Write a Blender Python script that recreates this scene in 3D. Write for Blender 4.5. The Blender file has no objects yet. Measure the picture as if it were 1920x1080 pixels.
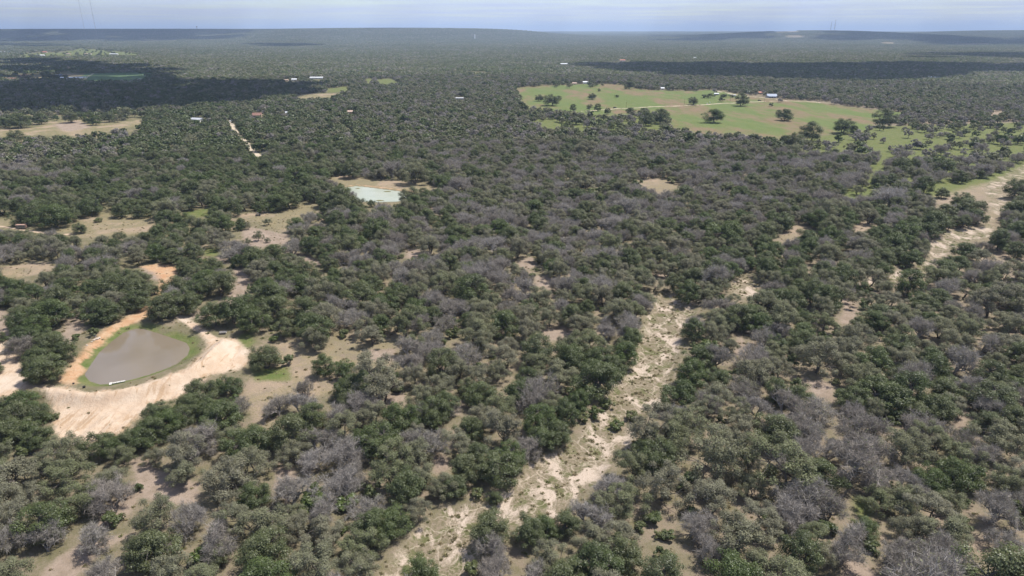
import bpy, bmesh, math, random
import numpy as np
from mathutils import Vector

R = math.radians
scene = bpy.context.scene
col = scene.collection

# ------------------------------------------------------------------ camera, sky, sun, exposure
CAM_H = 100.0
PITCH = R(20.63)
F = 1280.0                                   # focal length in photo pixels (1920 wide)
cd = bpy.data.cameras.new('camera')
cam = bpy.data.objects.new('camera', cd)
col.objects.link(cam)
cam.location = (0, 0, CAM_H)
cam.rotation_euler = (R(90) - PITCH, 0, 0)
cd.sensor_width = 36
cd.lens = 24
cd.clip_start = 1
cd.clip_end = 300000
scene.camera = cam

SUN_EL = R(63)
SUN_AZ = R(62)                               # clockwise from the view direction (+Y) towards +X
sun_vec = Vector((math.sin(SUN_AZ) * math.cos(SUN_EL), math.cos(SUN_AZ) * math.cos(SUN_EL), math.sin(SUN_EL)))

world = bpy.data.worlds.new('World')
scene.world = world
world.use_nodes = True
wn, wl = world.node_tree.nodes, world.node_tree.links
wn.clear()
wout = wn.new('ShaderNodeOutputWorld')
wbg = wn.new('ShaderNodeBackground')
wbg.inputs['Strength'].default_value = 0.085
sky = wn.new('ShaderNodeTexSky')
sky.sky_type = 'NISHITA'
sky.sun_disc = False
sky.sun_elevation = SUN_EL
sky.sun_rotation = SUN_AZ
sky.altitude = 100
sky.air_density = 1.0
sky.dust_density = 0.3
sky.ozone_density = 3.0
# thin broken cloud deck seen edge-on towards the horizon, over the whole sky
wtc = wn.new('ShaderNodeTexCoord')
wsep = wn.new('ShaderNodeSeparateXYZ')
wl.new(wtc.outputs['Generated'], wsep.inputs[0])
wmx = wn.new('ShaderNodeMath'); wmx.operation = 'MAXIMUM'; wmx.inputs[1].default_value = 0.012
wl.new(wsep.outputs['Z'], wmx.inputs[0])
wdv = wn.new('ShaderNodeVectorMath'); wdv.operation = 'DIVIDE'
wl.new(wtc.outputs['Generated'], wdv.inputs[0])
wcm = wn.new('ShaderNodeCombineXYZ')
for k in range(3):
    wl.new(wmx.outputs[0], wcm.inputs[k])
wl.new(wcm.outputs[0], wdv.inputs[1])
wno = wn.new('ShaderNodeTexNoise')
wno.inputs['Scale'].default_value = 0.16
wno.inputs['Detail'].default_value = 7
wno.inputs['Roughness'].default_value = 0.6
wl.new(wdv.outputs[0], wno.inputs['Vector'])
wrp = wn.new('ShaderNodeMapRange'); wrp.interpolation_type = 'SMOOTHSTEP'
wrp.inputs['From Min'].default_value = 0.22
wrp.inputs['From Max'].default_value = 0.70
wrp.inputs['To Max'].default_value = 0.95
wl.new(wno.outputs['Fac'], wrp.inputs['Value'])
wmix = wn.new('ShaderNodeMix'); wmix.data_type = 'RGBA'
wmix.inputs['B'].default_value = (4.35, 4.8, 6.5, 1)
wl.new(wrp.outputs[0], wmix.inputs['Factor'])
wl.new(sky.outputs[0], wmix.inputs['A'])
wl.new(wmix.outputs['Result'], wbg.inputs['Color'])
wl.new(wbg.outputs[0], wout.inputs['Surface'])

sl = bpy.data.lights.new('sun', 'SUN')
sl.energy = 4.1
sl.angle = R(0.53)
sl.color = (1.0, 0.955, 0.88)
so = bpy.data.objects.new('sun', sl)
col.objects.link(so)
so.rotation_euler = sun_vec.to_track_quat('Z', 'Y').to_euler()
so.location = (0, 0, 600)

scene.view_settings.view_transform = 'Standard'
scene.view_settings.look = 'None'
scene.view_settings.exposure = 0.82
scene.view_settings.gamma = 1.0
scene.view_settings.use_curve_mapping = False
scene.render.engine = 'CYCLES'
cy = scene.cycles
cy.max_bounces = 5
cy.diffuse_bounces = 3
cy.glossy_bounces = 2
cy.transmission_bounces = 3
cy.transparent_max_bounces = 4
cy.volume_bounces = 0
cy.use_denoising = True
cy.denoiser = 'OPENIMAGEDENOISE'

HAZE_TOP = 430.0
HAZE_DENSITY = 6.2e-5

# ------------------------------------------------------------------ photo pixel <-> ground
ST, CT = math.sin(PITCH), math.cos(PITCH)


def P(u, v, z=0.0):
    """ground point (x, y) at height z under photo pixel u, v"""
    x = (u - 960) / F
    y = (540 - v) / F
    dx, dy, dz = x, CT + y * ST, -ST + y * CT
    t = (CAM_H - z) / -dz
    return (dx * t, dy * t)


def PP(pts, z=0.0):
    return np.array([P(u, v, z) for u, v in pts])


def project(x, y, z):
    """photo pixel of a world point (numpy)"""
    dz = z - CAM_H
    fwd = y * CT - dz * ST
    up = y * ST + dz * CT
    return 960 + F * x / fwd, 540 - F * up / fwd, fwd


def inside(px, py, poly):
    poly = np.asarray(poly, float)
    px = np.asarray(px, float); py = np.asarray(py, float)
    r = np.zeros(px.shape, bool)
    n = len(poly)
    j = n - 1
    for i in range(n):
        xi, yi = poly[i]; xj, yj = poly[j]
        c = ((yi > py) != (yj > py)) & (px < (xj - xi) * (py - yi) / (yj - yi + 1e-12) + xi)
        r ^= c
        j = i
    return r


def line_dist(px, py, pts, closed=False):
    px = np.asarray(px, float); py = np.asarray(py, float)
    d = np.full(px.shape, 1e9)
    n = len(pts)
    for i in range(n if closed else n - 1):
        a = pts[i]; b = pts[(i + 1) % n]
        ex, ey = b[0] - a[0], b[1] - a[1]
        L = ex * ex + ey * ey + 1e-9
        t = np.clip(((px - a[0]) * ex + (py - a[1]) * ey) / L, 0, 1)
        d = np.minimum(d, np.hypot(px - a[0] - t * ex, py - a[1] - t * ey))
    return d


def sdf(px, py, poly, reach=60.0):
    """signed distance to a polygon, negative inside; 'reach' outside the box"""
    poly = np.asarray(poly, float)
    px = np.asarray(px, float); py = np.asarray(py, float)
    out = np.full(px.shape, reach)
    m = ((px > poly[:, 0].min() - reach) & (px < poly[:, 0].max() + reach) &
         (py > poly[:, 1].min() - reach) & (py < poly[:, 1].max() + reach))
    if m.any():
        d = line_dist(px[m], py[m], poly, True)
        d = np.where(inside(px[m], py[m], poly), -d, d)
        out[m] = np.minimum(d, reach)
    return out


_rs = np.random.RandomState(11)
_W = [(_rs.uniform(-1, 1, 2), _rs.uniform(0, 6.28)) for _ in range(40)]


def wnoise(x, y, scale, octs=6, off=0):
    """cheap smooth noise about 0, +-1"""
    r = 0
    for k in range(octs):
        w, ph = _W[(k * 3 + off) % 40]
        w = w / np.hypot(*w)
        f = 6.283 / scale * (0.7 + 0.23 * k)
        r = r + np.sin(x * w[0] * f + y * w[1] * f + ph)
    return r / octs * 1.4


# ------------------------------------------------------------------ the plan of the place, read off the photograph (1920 x 1080 pixels)
WATER_Z = -1.2
POND_PX = [(158, 703), (170, 684), (187, 660), (210, 640), (233, 623), (250, 617), (268, 616), (300, 626), (330, 636), (350, 643),
           (356, 653), (352, 666), (333, 681), (312, 691), (290, 699), (262, 708), (233, 715), (210, 720), (187, 721), (168, 715)]
POND = PP(POND_PX, WATER_Z)
POND2_PX = [(648, 352), (668, 349), (695, 352), (735, 357), (765, 361), (780, 365), (765, 371), (745, 378), (700, 379), (672, 377), (660, 368)]
POND2 = PP(POND2_PX, -0.5)
WASH_PX = [(690, 1100), (740, 1045), (780, 990), (827, 957), (887, 937), (935, 930), (968, 905), (994, 867), (1050, 838), (1095, 812),
           (1110, 790), (1135, 745), (1157, 718), (1184, 683), (1192, 647), (1203, 620), (1217, 580), (1238, 552), (1252, 545), (1272, 552),
           (1290, 563), (1318, 558), (1302, 590), (1287, 610), (1276, 627), (1268, 687), (1254, 720), (1250, 747), (1224, 768), (1195, 798),
           (1184, 828), (1180, 850), (1140, 868), (1132, 890), (1085, 937), (1067, 963), (1040, 972), (985, 985), (935, 990), (890, 1040), (870, 1100)]
WASH = PP(WASH_PX)
WASH2_PX = [(1563, 528), (1600, 520), (1655, 520), (1710, 500), (1738, 487), (1741, 470), (1748, 448), (1782, 431), (1845, 420), (1853, 390),
            (1847, 368), (1835, 345), (1905, 310), (1960, 290), (1960, 325), (1925, 335), (1890, 363), (1908, 380), (1877, 400), (1873, 415),
            (1866, 440), (1843, 454), (1782, 467), (1768, 483), (1740, 500), (1737, 517), (1657, 537), (1600, 534)]
WASH2 = PP(WASH2_PX)
WASH3_PX = [(1372, 523), (1400, 520), (1433, 528), (1433, 545), (1410, 557), (1378, 553)]
WASH3 = PP(WASH3_PX)
DAM_PX = [(-40, 640), (12, 640), (40, 680), (55, 722), (100, 722), (140, 728), (165, 737), (210, 734), (262, 724), (300, 713), (345, 694), (372, 672), (392, 648),
          (372, 622), (333, 596), (342, 589), (380, 615), (405, 634), (440, 632), (462, 655), (466, 672), (455, 692), (405, 702), (365, 722),
          (350, 748), (292, 760), (255, 790), (230, 812), (165, 832), (112, 842), (98, 810), (108, 775), (75, 745), (20, 745), (-40, 760)]
DAM = PP(DAM_PX)
CREST_PX = [(70, 738), (120, 742), (165, 748), (210, 746), (262, 737), (305, 724), (350, 706), (385, 682), (410, 655), (420, 642)]
CREST = PP(CREST_PX, 1.2)
ORANGE_PX = [(106, 716), (135, 680), (165, 648), (200, 616), (232, 598), (262, 580), (293, 556), (300, 530), (292, 512), (262, 500), (300, 494),
             (335, 500), (318, 540), (305, 568), (285, 590), (255, 604), (228, 618), (200, 638), (172, 672), (152, 700), (140, 720)]
ORANGE = PP(ORANGE_PX)
MEADOW_PX = [(968, 163), (1017, 159), (1107, 156), (1160, 157), (1200, 166), (1240, 168), (1300, 169), (1335, 167), (1360, 171), (1400, 177), (1455, 183),
             (1527, 189), (1597, 199), (1695, 209), (1680, 221), (1640, 232), (1628, 242), (1560, 250), (1463, 262), (1397, 252), (1313, 249), (1258, 238),
             (1252, 218), (1210, 202), (1180, 214), (1140, 216), (1085, 209), (1030, 205), (985, 197)]
MEADOW = PP(MEADOW_PX)
GREENFIELD_PX = [(160, 137), (286, 136), (288, 152), (250, 153), (195, 152), (140, 154)]
GREENFIELD = PP(GREENFIELD_PX)
# (pixels, ground kind) of the smaller open places
OPEN = [
    ([(0, 242), (60, 240), (95, 226), (155, 222), (215, 230), (268, 222), (262, 234), (190, 248), (150, 255), (60, 252), (-30, 258)], 'dry'),
    ([(98, 232), (150, 226), (170, 238), (120, 246)], 'soil'),
    ([(-40, 414), (20, 408), (70, 416), (140, 420), (160, 404), (215, 400), (290, 408), (296, 424), (270, 440), (150, 447), (60, 433), (-40, 428)], 'dry'),
    ([(345, 398), (392, 390), (395, 404), (350, 410)], 'grass'),
    ([(420, 404), (520, 396), (560, 384), (575, 378), (603, 384), (580, 400), (548, 412), (542, 432), (500, 428), (470, 410)], 'dry'),
    ([(452, 432), (470, 425), (500, 432), (545, 440), (540, 458), (515, 458), (470, 470), (455, 452)], 'soil'),
    ([(378, 466), (408, 464), (416, 482), (385, 480)], 'grass'),
    ([(400, 470), (420, 478), (430, 495), (405, 490)], 'soil'),
    ([(612, 334), (650, 328), (700, 336), (780, 342), (826, 350), (815, 360), (783, 362), (740, 356), (690, 350), (650, 350)], 'dry'),
    ([(660, 378), (700, 380), (750, 378), (742, 386), (690, 386)], 'dry'),
    ([(800, 380), (816, 388), (812, 398), (800, 396)], 'soil'),
    ([(262, 500), (330, 500), (326, 520), (300, 530), (275, 520)], 'soil'),
    ([(436, 505), (466, 500), (472, 525), (460, 560), (430, 575), (395, 588), (372, 600), (352, 590), (380, 578), (420, 560), (440, 535)], 'soil'),
    ([(545, 470), (600, 485), (610, 500), (560, 490)], 'soil'),
    ([(0, 500), (90, 492), (110, 505), (40, 520), (0, 520)], 'dry'),
    ([(120, 600), (150, 590), (160, 620), (130, 650), (110, 640)], 'soil'),
    ([(-40, 560), (20, 590), (25, 640), (-40, 650)], 'soil'),
    ([(455, 690), (520, 660), (560, 668), (640, 640), (740, 655), (745, 680), (690, 684), (630, 690), (628, 735), (590, 745), (535, 735), (505, 762),
      (520, 800), (495, 812), (474, 780), (452, 745), (468, 715)], 'dry'),
    ([(505, 640), (560, 640), (600, 662), (560, 672), (520, 665)], 'dry'),
    ([(440, 632), (470, 618), (480, 640), (460, 655)], 'grass'),
    ([(466, 690), (540, 688), (545, 712), (480, 716)], 'grass'),
    ([(238, 850), (275, 858), (300, 882), (380, 905), (372, 945), (335, 950), (262, 935), (250, 962), (212, 982), (160, 1000), (205, 940), (250, 900)], 'soil'),
    ([(90, 1052), (150, 1015), (215, 1000), (262, 1000), (200, 1030), (140, 1090), (60, 1090)], 'soil'),
    ([(512, 880), (545, 860), (570, 905), (540, 950), (515, 930)], 'soil'),
    ([(1008, 616), (1050, 610), (1086, 614), (1070, 632), (1040, 640), (1012, 634)], 'soil'),
    ([(680, 656), (742, 655), (745, 678), (690, 680)], 'soil'),
    ([(715, 738), (765, 735), (760, 762), (722, 760)], 'soil'),
    ([(826, 752), (868, 748), (868, 780), (830, 784)], 'soil'),
    ([(912, 792), (944, 786), (944, 806), (915, 806)], 'soil'),
    ([(806, 856), (840, 850), (846, 880), (812, 894)], 'soil'),
    ([(825, 728), (840, 722), (850, 735), (835, 742)], 'soil'),
    ([(1000, 515), (1045, 522), (1030, 545), (1002, 535)], 'soil'),
    ([(968, 490), (1000, 480), (1010, 500), (975, 508)], 'soil'),
    ([(760, 465), (800, 470), (780, 490), (760, 485)], 'soil'),
    ([(1225, 508), (1248, 506), (1250, 524), (1228, 524)], 'soil'),
    ([(1570, 560), (1606, 556), (1612, 585), (1602, 610), (1566, 606), (1580, 585)], 'soil'),
    ([(1508, 715), (1540, 710), (1570, 728), (1560, 745), (1520, 744)], 'soil'),
    ([(1385, 625), (1400, 640), (1390, 670), (1370, 665)], 'soil'),
    ([(1790, 768), (1822, 772), (1812, 800), (1790, 815)], 'soil'),
    ([(1185, 338), (1240, 335), (1282, 345), (1240, 366), (1195, 352)], 'dry'),
    ([(1105, 352), (1125, 350), (1120, 360), (1105, 360)], 'dry'),
    ([(1590, 415), (1625, 418), (1640, 436), (1600, 436)], 'dry'),
    ([(1430, 480), (1485, 418), (1520, 425), (1500, 445)], 'dry'),
    ([(1730, 352), (1840, 338), (1850, 370), (1770, 385), (1735, 372)], 'dry'),
    ([(1570, 362), (1625, 352), (1640, 366), (1590, 376)], 'grass'),
    ([(1660, 255), (1720, 262), (1700, 275), (1670, 270)], 'grass'),
    ([(1640, 300), (1660, 300), (1650, 330), (1630, 330)], 'grass'),
    ([(1855, 208), (1880, 206), (1872, 216)], 'dry'),
    ([(1560, 1040), (1620, 1050), (1660, 1090), (1580, 1090)], 'soil'),
    ([(1770, 480), (1960, 470), (1960, 495), (1840, 492), (1790, 500)], 'dry'),
    ([(1600, 930), (1640, 938), (1630, 975), (1602, 960)], 'grass'),
    ([(1770, 1005), (1850, 1010), (1840, 1030), (1780, 1025)], 'dry'),
    ([(684, 148), (700, 145), (690, 158)], 'grass'), ([(706, 148), (735, 147), (748, 155), (712, 158)], 'grass'),
    ([(553, 178), (590, 172), (640, 174), (615, 182), (560, 184)], 'dry'),
    ([(612, 165), (655, 160), (650, 170), (615, 172)], 'grass'),
    ([(20, 108), (40, 98), (120, 96), (150, 90), (225, 96), (266, 98), (268, 105), (180, 106), (90, 107), (60, 109)], 'grass'),
    ([(258, 75), (335, 73), (336, 76), (262, 78)], 'soil'),
    ([(0, 143), (110, 138), (160, 138), (140, 150), (0, 152)], 'dry'),
    ([(1445, 58), (1500, 56), (1500, 60), (1460, 61)], 'soil'),
    ([(1470, 67), (1505, 66), (1508, 70), (1472, 70)], 'soil'),
    ([(1650, 80), (1680, 79), (1680, 82), (1650, 82)], 'dry'), ([(1780, 82), (1860, 81), (1860, 84), (1790, 85)], 'dry'),
    ([(704, 130), (716, 126), (722, 136), (712, 138)], 'soil'), ([(735, 130), (760, 128), (765, 134), (740, 136)], 'soil'),
    ([(1010, 226), (1060, 232), (1050, 240), (1015, 238)], 'grass'), ([(1065, 236), (1090, 236), (1085, 243)], 'grass'),
    ([(1210, 230), (1240, 233), (1235, 245), (1212, 243)], 'grass'),
]
# open woodland: grass shows between scattered trees: (pixels, share of trees kept, ground kind)
SPARSE = [
    ([(1480, 262), (1640, 235), (1960, 225), (1960, 330), (1840, 350), (1730, 385), (1580, 380), (1520, 330)], 0.22, 'grass'),
    ([(0, 480), (240, 470), (260, 560), (180, 620), (0, 640)], 0.45, 'soil'),
    ([(340, 600), (480, 560), (660, 580), (750, 670), (560, 760), (470, 720), (430, 640)], 0.36, 'dry'),
    ([(100, 850), (480, 780), (560, 900), (380, 1000), (150, 1090), (-50, 1090), (-50, 960)], 0.28, 'soil'),
    ([(430, 430), (620, 430), (620, 560), (420, 600)], 0.48, 'soil'),
    ([(640, 500), (1180, 500), (1180, 700), (760, 760), (640, 680)], 0.86, 'dry'),
    ([(1560, 940), (1960, 930), (1960, 1100), (1560, 1100)], 0.72, 'dry'),
    ([(1330, 560), (1500, 560), (1430, 700), (1330, 700)], 0.8, 'dry'),
    ([(1640, 500), (1960, 490), (1960, 560), (1640, 560)], 0.7, 'dry'),
    ([(0, 395), (620, 370), (620, 470), (0, 470)], 0.5, 'dry'),
    ([(960, 190), (1260, 200), (1260, 260), (1000, 250)], 0.6, 'grass'),
    ([(0, 200), (270, 200), (270, 262), (0, 275)], 0.35, 'dry'),
]
RING_PX = [(110, 716), (165, 640), (255, 588), (290, 588), (333, 594), (392, 648), (345, 694), (262, 724), (165, 737)]
CLEAR_PX = [RING_PX, POND_PX, POND2_PX, WASH_PX, WASH2_PX, WASH3_PX, DAM_PX, ORANGE_PX, MEADOW_PX, GREENFIELD_PX] + [p for p, k in OPEN]
HOUSE_SPOTS = [(1446, 183, 17), (1402, 176, 4.5), (1425, 176.5, 8), (1343, 178, 8), (1374, 180.5, 9), (1077, 158.5, 8), (1098, 157, 10), (1242, 168, 6), (317, 315, 20), (283, 293, 12), (281, 301, 6), (371, 228, 22), (483, 219, 16), (657, 213, 11), (538, 215, 6), (594, 147.5, 24), (552, 151.5, 9), (537, 152, 8), (466, 143.5, 7), (899, 142.5, 12), (862, 186.5, 16), (137, 148, 46), (107, 145, 20), (20, 150, 22), (42, 144, 26), (2, 147, 12), (75, 105.5, 17), (84, 99, 8), (6, 99, 18), (194, 90, 6), (214, 102.5, 14), (128, 102, 8), (165, 102, 12), (1756, 147.5, 10), (1743, 147, 6), (1057, 122, 13), (1167, 115, 10), (1031, 134, 6), (1192, 119, 5), (1298, 111, 5), (1303, 110, 4)]
for u_, v_, w_ in HOUSE_SPOTS:
    CLEAR_PX.append([(u_ - w_ * .5 - 1, v_ - w_ * .34 - 1.5), (u_ + w_ * .5 + 1, v_ - w_ * .34 - 1.5), (u_ + w_ * .5 + 1, v_ + 1.5), (u_ - w_ * .5 - 1, v_ + 1.5)])
ROADS = {  # pixels along the middle, half width in metres
    'meadow_road': ([(1068, 209), (1100, 206.5), (1153, 203), (1220, 199), (1280, 196.5), (1340, 193.5), (1400, 190), (1450, 187.5), (1505, 188), (1560, 192)], 2.9),
    'farm_lane': ([(1335, 168), (1360, 172), (1390, 177.5), (1420, 180.5), (1452, 183.5), (1480, 188)], 2.6),
    'dirt_road': ([(428, 226), (436, 233), (438, 241), (448, 253), (456, 262), (464, 271), (472, 281), (482, 289), (489, 296)], 2.3),
    'sandy_lane': ([(-30, 424), (0, 424), (25, 428), (60, 433), (110, 440), (135, 438)], 1.0),
    'stony_track': ([(-20, 408), (4, 394), (14, 386), (24, 378)], 1.5),
    'field_track': ([(146, 154), (160, 145), (176, 137)], 3.0),
    'bank_track': ([(334, 592), (350, 602), (370, 615), (388, 627), (404, 637)], 1.3),
}
for k, (p, w) in ROADS.items():
    if k != 'field_track':
        CLEAR_PX.append([(u, v - 2.5) for u, v in p] + [(u, v + 2.5) for u, v in p[::-1]] if k != 'dirt_road' else [(u - 5, v) for u, v in p] + [(u + 5, v) for u, v in p[::-1]])
ROADS = {k: (PP(p), w) for k, (p, w) in ROADS.items()}

# far low hills: pixel u, distance, height, half width across, half depth
HILLS = [(60, 9800, 132, 2600, 1500), (300, 10500, 118, 2600, 1500), (700, 9000, 130, 1700, 1900), (830, 9800, 112, 1500, 1700),
         (1530, 8600, 103, 1500, 1300), (1950, 10500, 140, 1700, 1900), (-500, 9500, 130, 2500, 1800), (2500, 11000, 130, 2500, 2000),
         (430, 11500, 110, 2400, 1600)]
HILLS = [((u - 960) / F / (CT + 482 / F * ST) * d, d, h, a, b) for u, d, h, a, b in HILLS]


def height(x, y):
    x = np.asarray(x, float); y = np.asarray(y, float)
    r = np.hypot(x, y)
    z = 0.35 * wnoise(x, y, 55) + 0.12 * wnoise(x, y, 17, off=5)
    fade = np.clip((r - 700) / 1500, 0, 1)
    z = z + fade * (6 * wnoise(x, y, 2600, off=2) - 3) * np.clip((9000 - r) / 4000, 0, 1)
    for hx, hy, h, a, b in HILLS:
        z = z + h * np.exp(-((x - hx) / a) ** 2 - ((y - hy) / b) ** 2)
    hillcap = 134.0
    z = np.where(z > 90, 90 + (hillcap - 90) * (1 - np.exp(-(z - 90) / (hillcap - 90))), z)
    t_ = np.clip((r - 8500) / 9000, 0, 1)
    z = z * (1 - t_) + t_ * 88
    near = r < 700
    if near.any():
        xn, yn = x[near], y[near]
        zn = z[near]
        # dry wash bed, a little below its banks
        for w, dp in ((WASH, 1.0), (WASH2, 0.8), (WASH3, 0.5)):
            d = sdf(xn, yn, w)
            t = np.clip((1.0 - d) / 3.5, 0, 1)
            zn = zn - dp * t * t * (3 - 2 * t)
        # dam: crest and the long eroded face below it
        dc = line_dist(xn, yn, CREST)
        cx = np.interp(xn, CREST[:, 0], CREST[:, 1])
        front = cx - yn
        crest = np.clip(1 - dc / 5.5, 0, 1)
        zn = zn + 2.3 * (crest * crest * (3 - 2 * crest))
        face = np.clip(1 - np.maximum(dc - 2, 0) / 24, 0, 1) * (front > 0) * np.clip((xn - CREST[0, 0] + 14) / 14, 0, 1) * np.clip((CREST[-1, 0] + 10 - xn) / 10, 0, 1)
        gul = np.abs(np.sin(xn * 0.95 + 1.3 * np.sin(yn * .21) + 0.8 * np.sin(xn * .31))) ** 0.6
        zn = zn + face * 1.5 - face * (1 - face) * 4 * 0.95 * (1 - gul)
        # pond basins
        for w, dp, lip, wz in ((POND, 2.4, 6.0, WATER_Z), (POND2, 1.5, 5.0, -0.5)):
            d = sdf(xn, yn, w)
            t = np.clip((lip - d) / (lip + 4.0), 0, 1)
            t = t * t * (3 - 2 * t)
            edge = wz + 0.10 * np.clip(d, -6, 8)
            zn = zn * (1 - np.clip(t * 2.2, 0, 1)) + edge * np.clip(t * 2.2, 0, 1)
            zn = np.where(d < -1, zn - 0.4, zn)
        z[near] = zn
    return z


# ------------------------------------------------------------------ materials
def new_mat(name):
    m = bpy.data.materials.new(name)
    m.use_nodes = True
    nt = m.node_tree
    nt.nodes.clear()
    return m, nt.nodes, nt.links


def nd(N, t, **kw):
    n = N.new(t)
    for k, v in kw.items():
        if k in ('op', 'operation'):
            n.operation = v
        elif hasattr(n, k):
            setattr(n, k, v)
        else:
            n.inputs[k.replace('_', ' ')].default_value = v
    return n


def plain(name, c, rough=0.7, spec=0.3, metal=0.0, var=0.12, scale=1.5):
    """a plain surface with a little uneven tone"""
    m, N, L = new_mat(name)
    out = N.new('ShaderNodeOutputMaterial')
    b = N.new('ShaderNodeBsdfPrincipled')
    geo = N.new('ShaderNodeTexCoord')
    no = nd(N, 'ShaderNodeTexNoise'); no.inputs['Scale'].default_value = scale; no.inputs['Detail'].default_value = 5
    L.new(geo.outputs['Object'], no.inputs['Vector'])
    mr = N.new('ShaderNodeMapRange')
    mr.inputs['From Min'].default_value = 0.3; mr.inputs['From Max'].default_value = 0.7
    mr.inputs['To Min'].default_value = 1 - var; mr.inputs['To Max'].default_value = 1 + var
    L.new(no.outputs['Fac'], mr.inputs['Value'])
    mx = N.new('ShaderNodeVectorMath'); mx.operation = 'SCALE'
    mx.inputs[0].default_value = c
    L.new(mr.outputs[0], mx.inputs['Scale'])
    L.new(mx.outputs[0], b.inputs['Base Color'])
    b.inputs['Roughness'].default_value = rough
    b.inputs['Metallic'].default_value = metal
    b.inputs['Specular IOR Level'].default_value = spec
    L.new(b.outputs[0], out.inputs['Surface'])
    return m


def leaf_mat(name, cols, trans=0.22, gloss=0.03):
    """cols: dark to light tones picked per tree; per-clump tone from the 'tint' attribute"""
    m, N, L = new_mat(name)
    out = N.new('ShaderNodeOutputMaterial')
    oi = N.new('ShaderNodeObjectInfo')
    cr = N.new('ShaderNodeValToRGB')
    el = cr.color_ramp.elements
    while len(el) < len(cols):
        el.new(0.5)
    for i, c in enumerate(cols):
        el[i].position = i / (len(cols) - 1)
        el[i].color = (*c, 1)
    L.new(oi.outputs['Random'], cr.inputs['Fac'])
    at = N.new('ShaderNodeAttribute'); at.attribute_name = 'tint'
    mr = N.new('ShaderNodeMapRange')
    mr.inputs['To Min'].default_value = 0.62; mr.inputs['To Max'].default_value = 1.42
    L.new(at.outputs['Fac'], mr.inputs['Value'])
    mx = N.new('ShaderNodeVectorMath'); mx.operation = 'SCALE'
    L.new(cr.outputs['Color'], mx.inputs[0])
    L.new(mr.outputs[0], mx.inputs['Scale'])
    df = N.new('ShaderNodeBsdfDiffuse')
    tr = N.new('ShaderNodeBsdfTranslucent')
    L.new(mx.outputs[0], df.inputs['Color'])
    L.new(mx.outputs[0], tr.inputs['Color'])
    ms = N.new('ShaderNodeMixShader'); ms.inputs[0].default_value = trans
    L.new(df.outputs[0], ms.inputs[1]); L.new(tr.outputs[0], ms.inputs[2])
    last = ms
    if gloss > 0:
        g = N.new('ShaderNodeBsdfGlossy'); g.inputs['Roughness'].default_value = 0.45
        m2 = N.new('ShaderNodeMixShader'); m2.inputs[0].default_value = gloss
        L.new(ms.outputs[0], m2.inputs[1]); L.new(g.outputs[0], m2.inputs[2])
        last = m2
    L.new(last.outputs[0], out.inputs['Surface'])
    return m


M = {}
M['oak_leaf'] = leaf_mat('oak_leaf', [(.070, .094, .030), (.090, .110, .040), (.110, .122, .053), (.078, .110, .029), (.098, .113, .049)], trans=.38)
M['scrub_leaf'] = leaf_mat('scrub_leaf', [(.172, .178, .100), (.195, .186, .124), (.150, .165, .082), (.205, .196, .136)], trans=.38, gloss=0.01)
M['bush_leaf'] = leaf_mat('bush_leaf', [(.085, .118, .028), (.108, .124, .044), (.078, .100, .034), (.130, .138, .050)], trans=.35)
M['twig'] = leaf_mat('twig', [(.255, .230, .202), (.305, .280, .254), (.265, .234, .202), (.335, .310, .286)], trans=0.2, gloss=0)
M['far_twig'] = leaf_mat('far_twig', [(.205, .190, .170), (.245, .225, .205), (.215, .195, .170), (.260, .240, .222)], trans=0.25, gloss=0)
M['bark'] = plain('bark', (.105, .092, .080), 0.9, 0.1, var=0.35, scale=3)
M['grey_bark'] = plain('grey_bark', (.24, .22, .20), 0.9, 0.1, var=0.3, scale=3)
M['tuft'] = leaf_mat('tuft', [(.270, .220, .135), (.215, .195, .100), (.330, .270, .165), (.170, .180, .075)], gloss=0)

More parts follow.
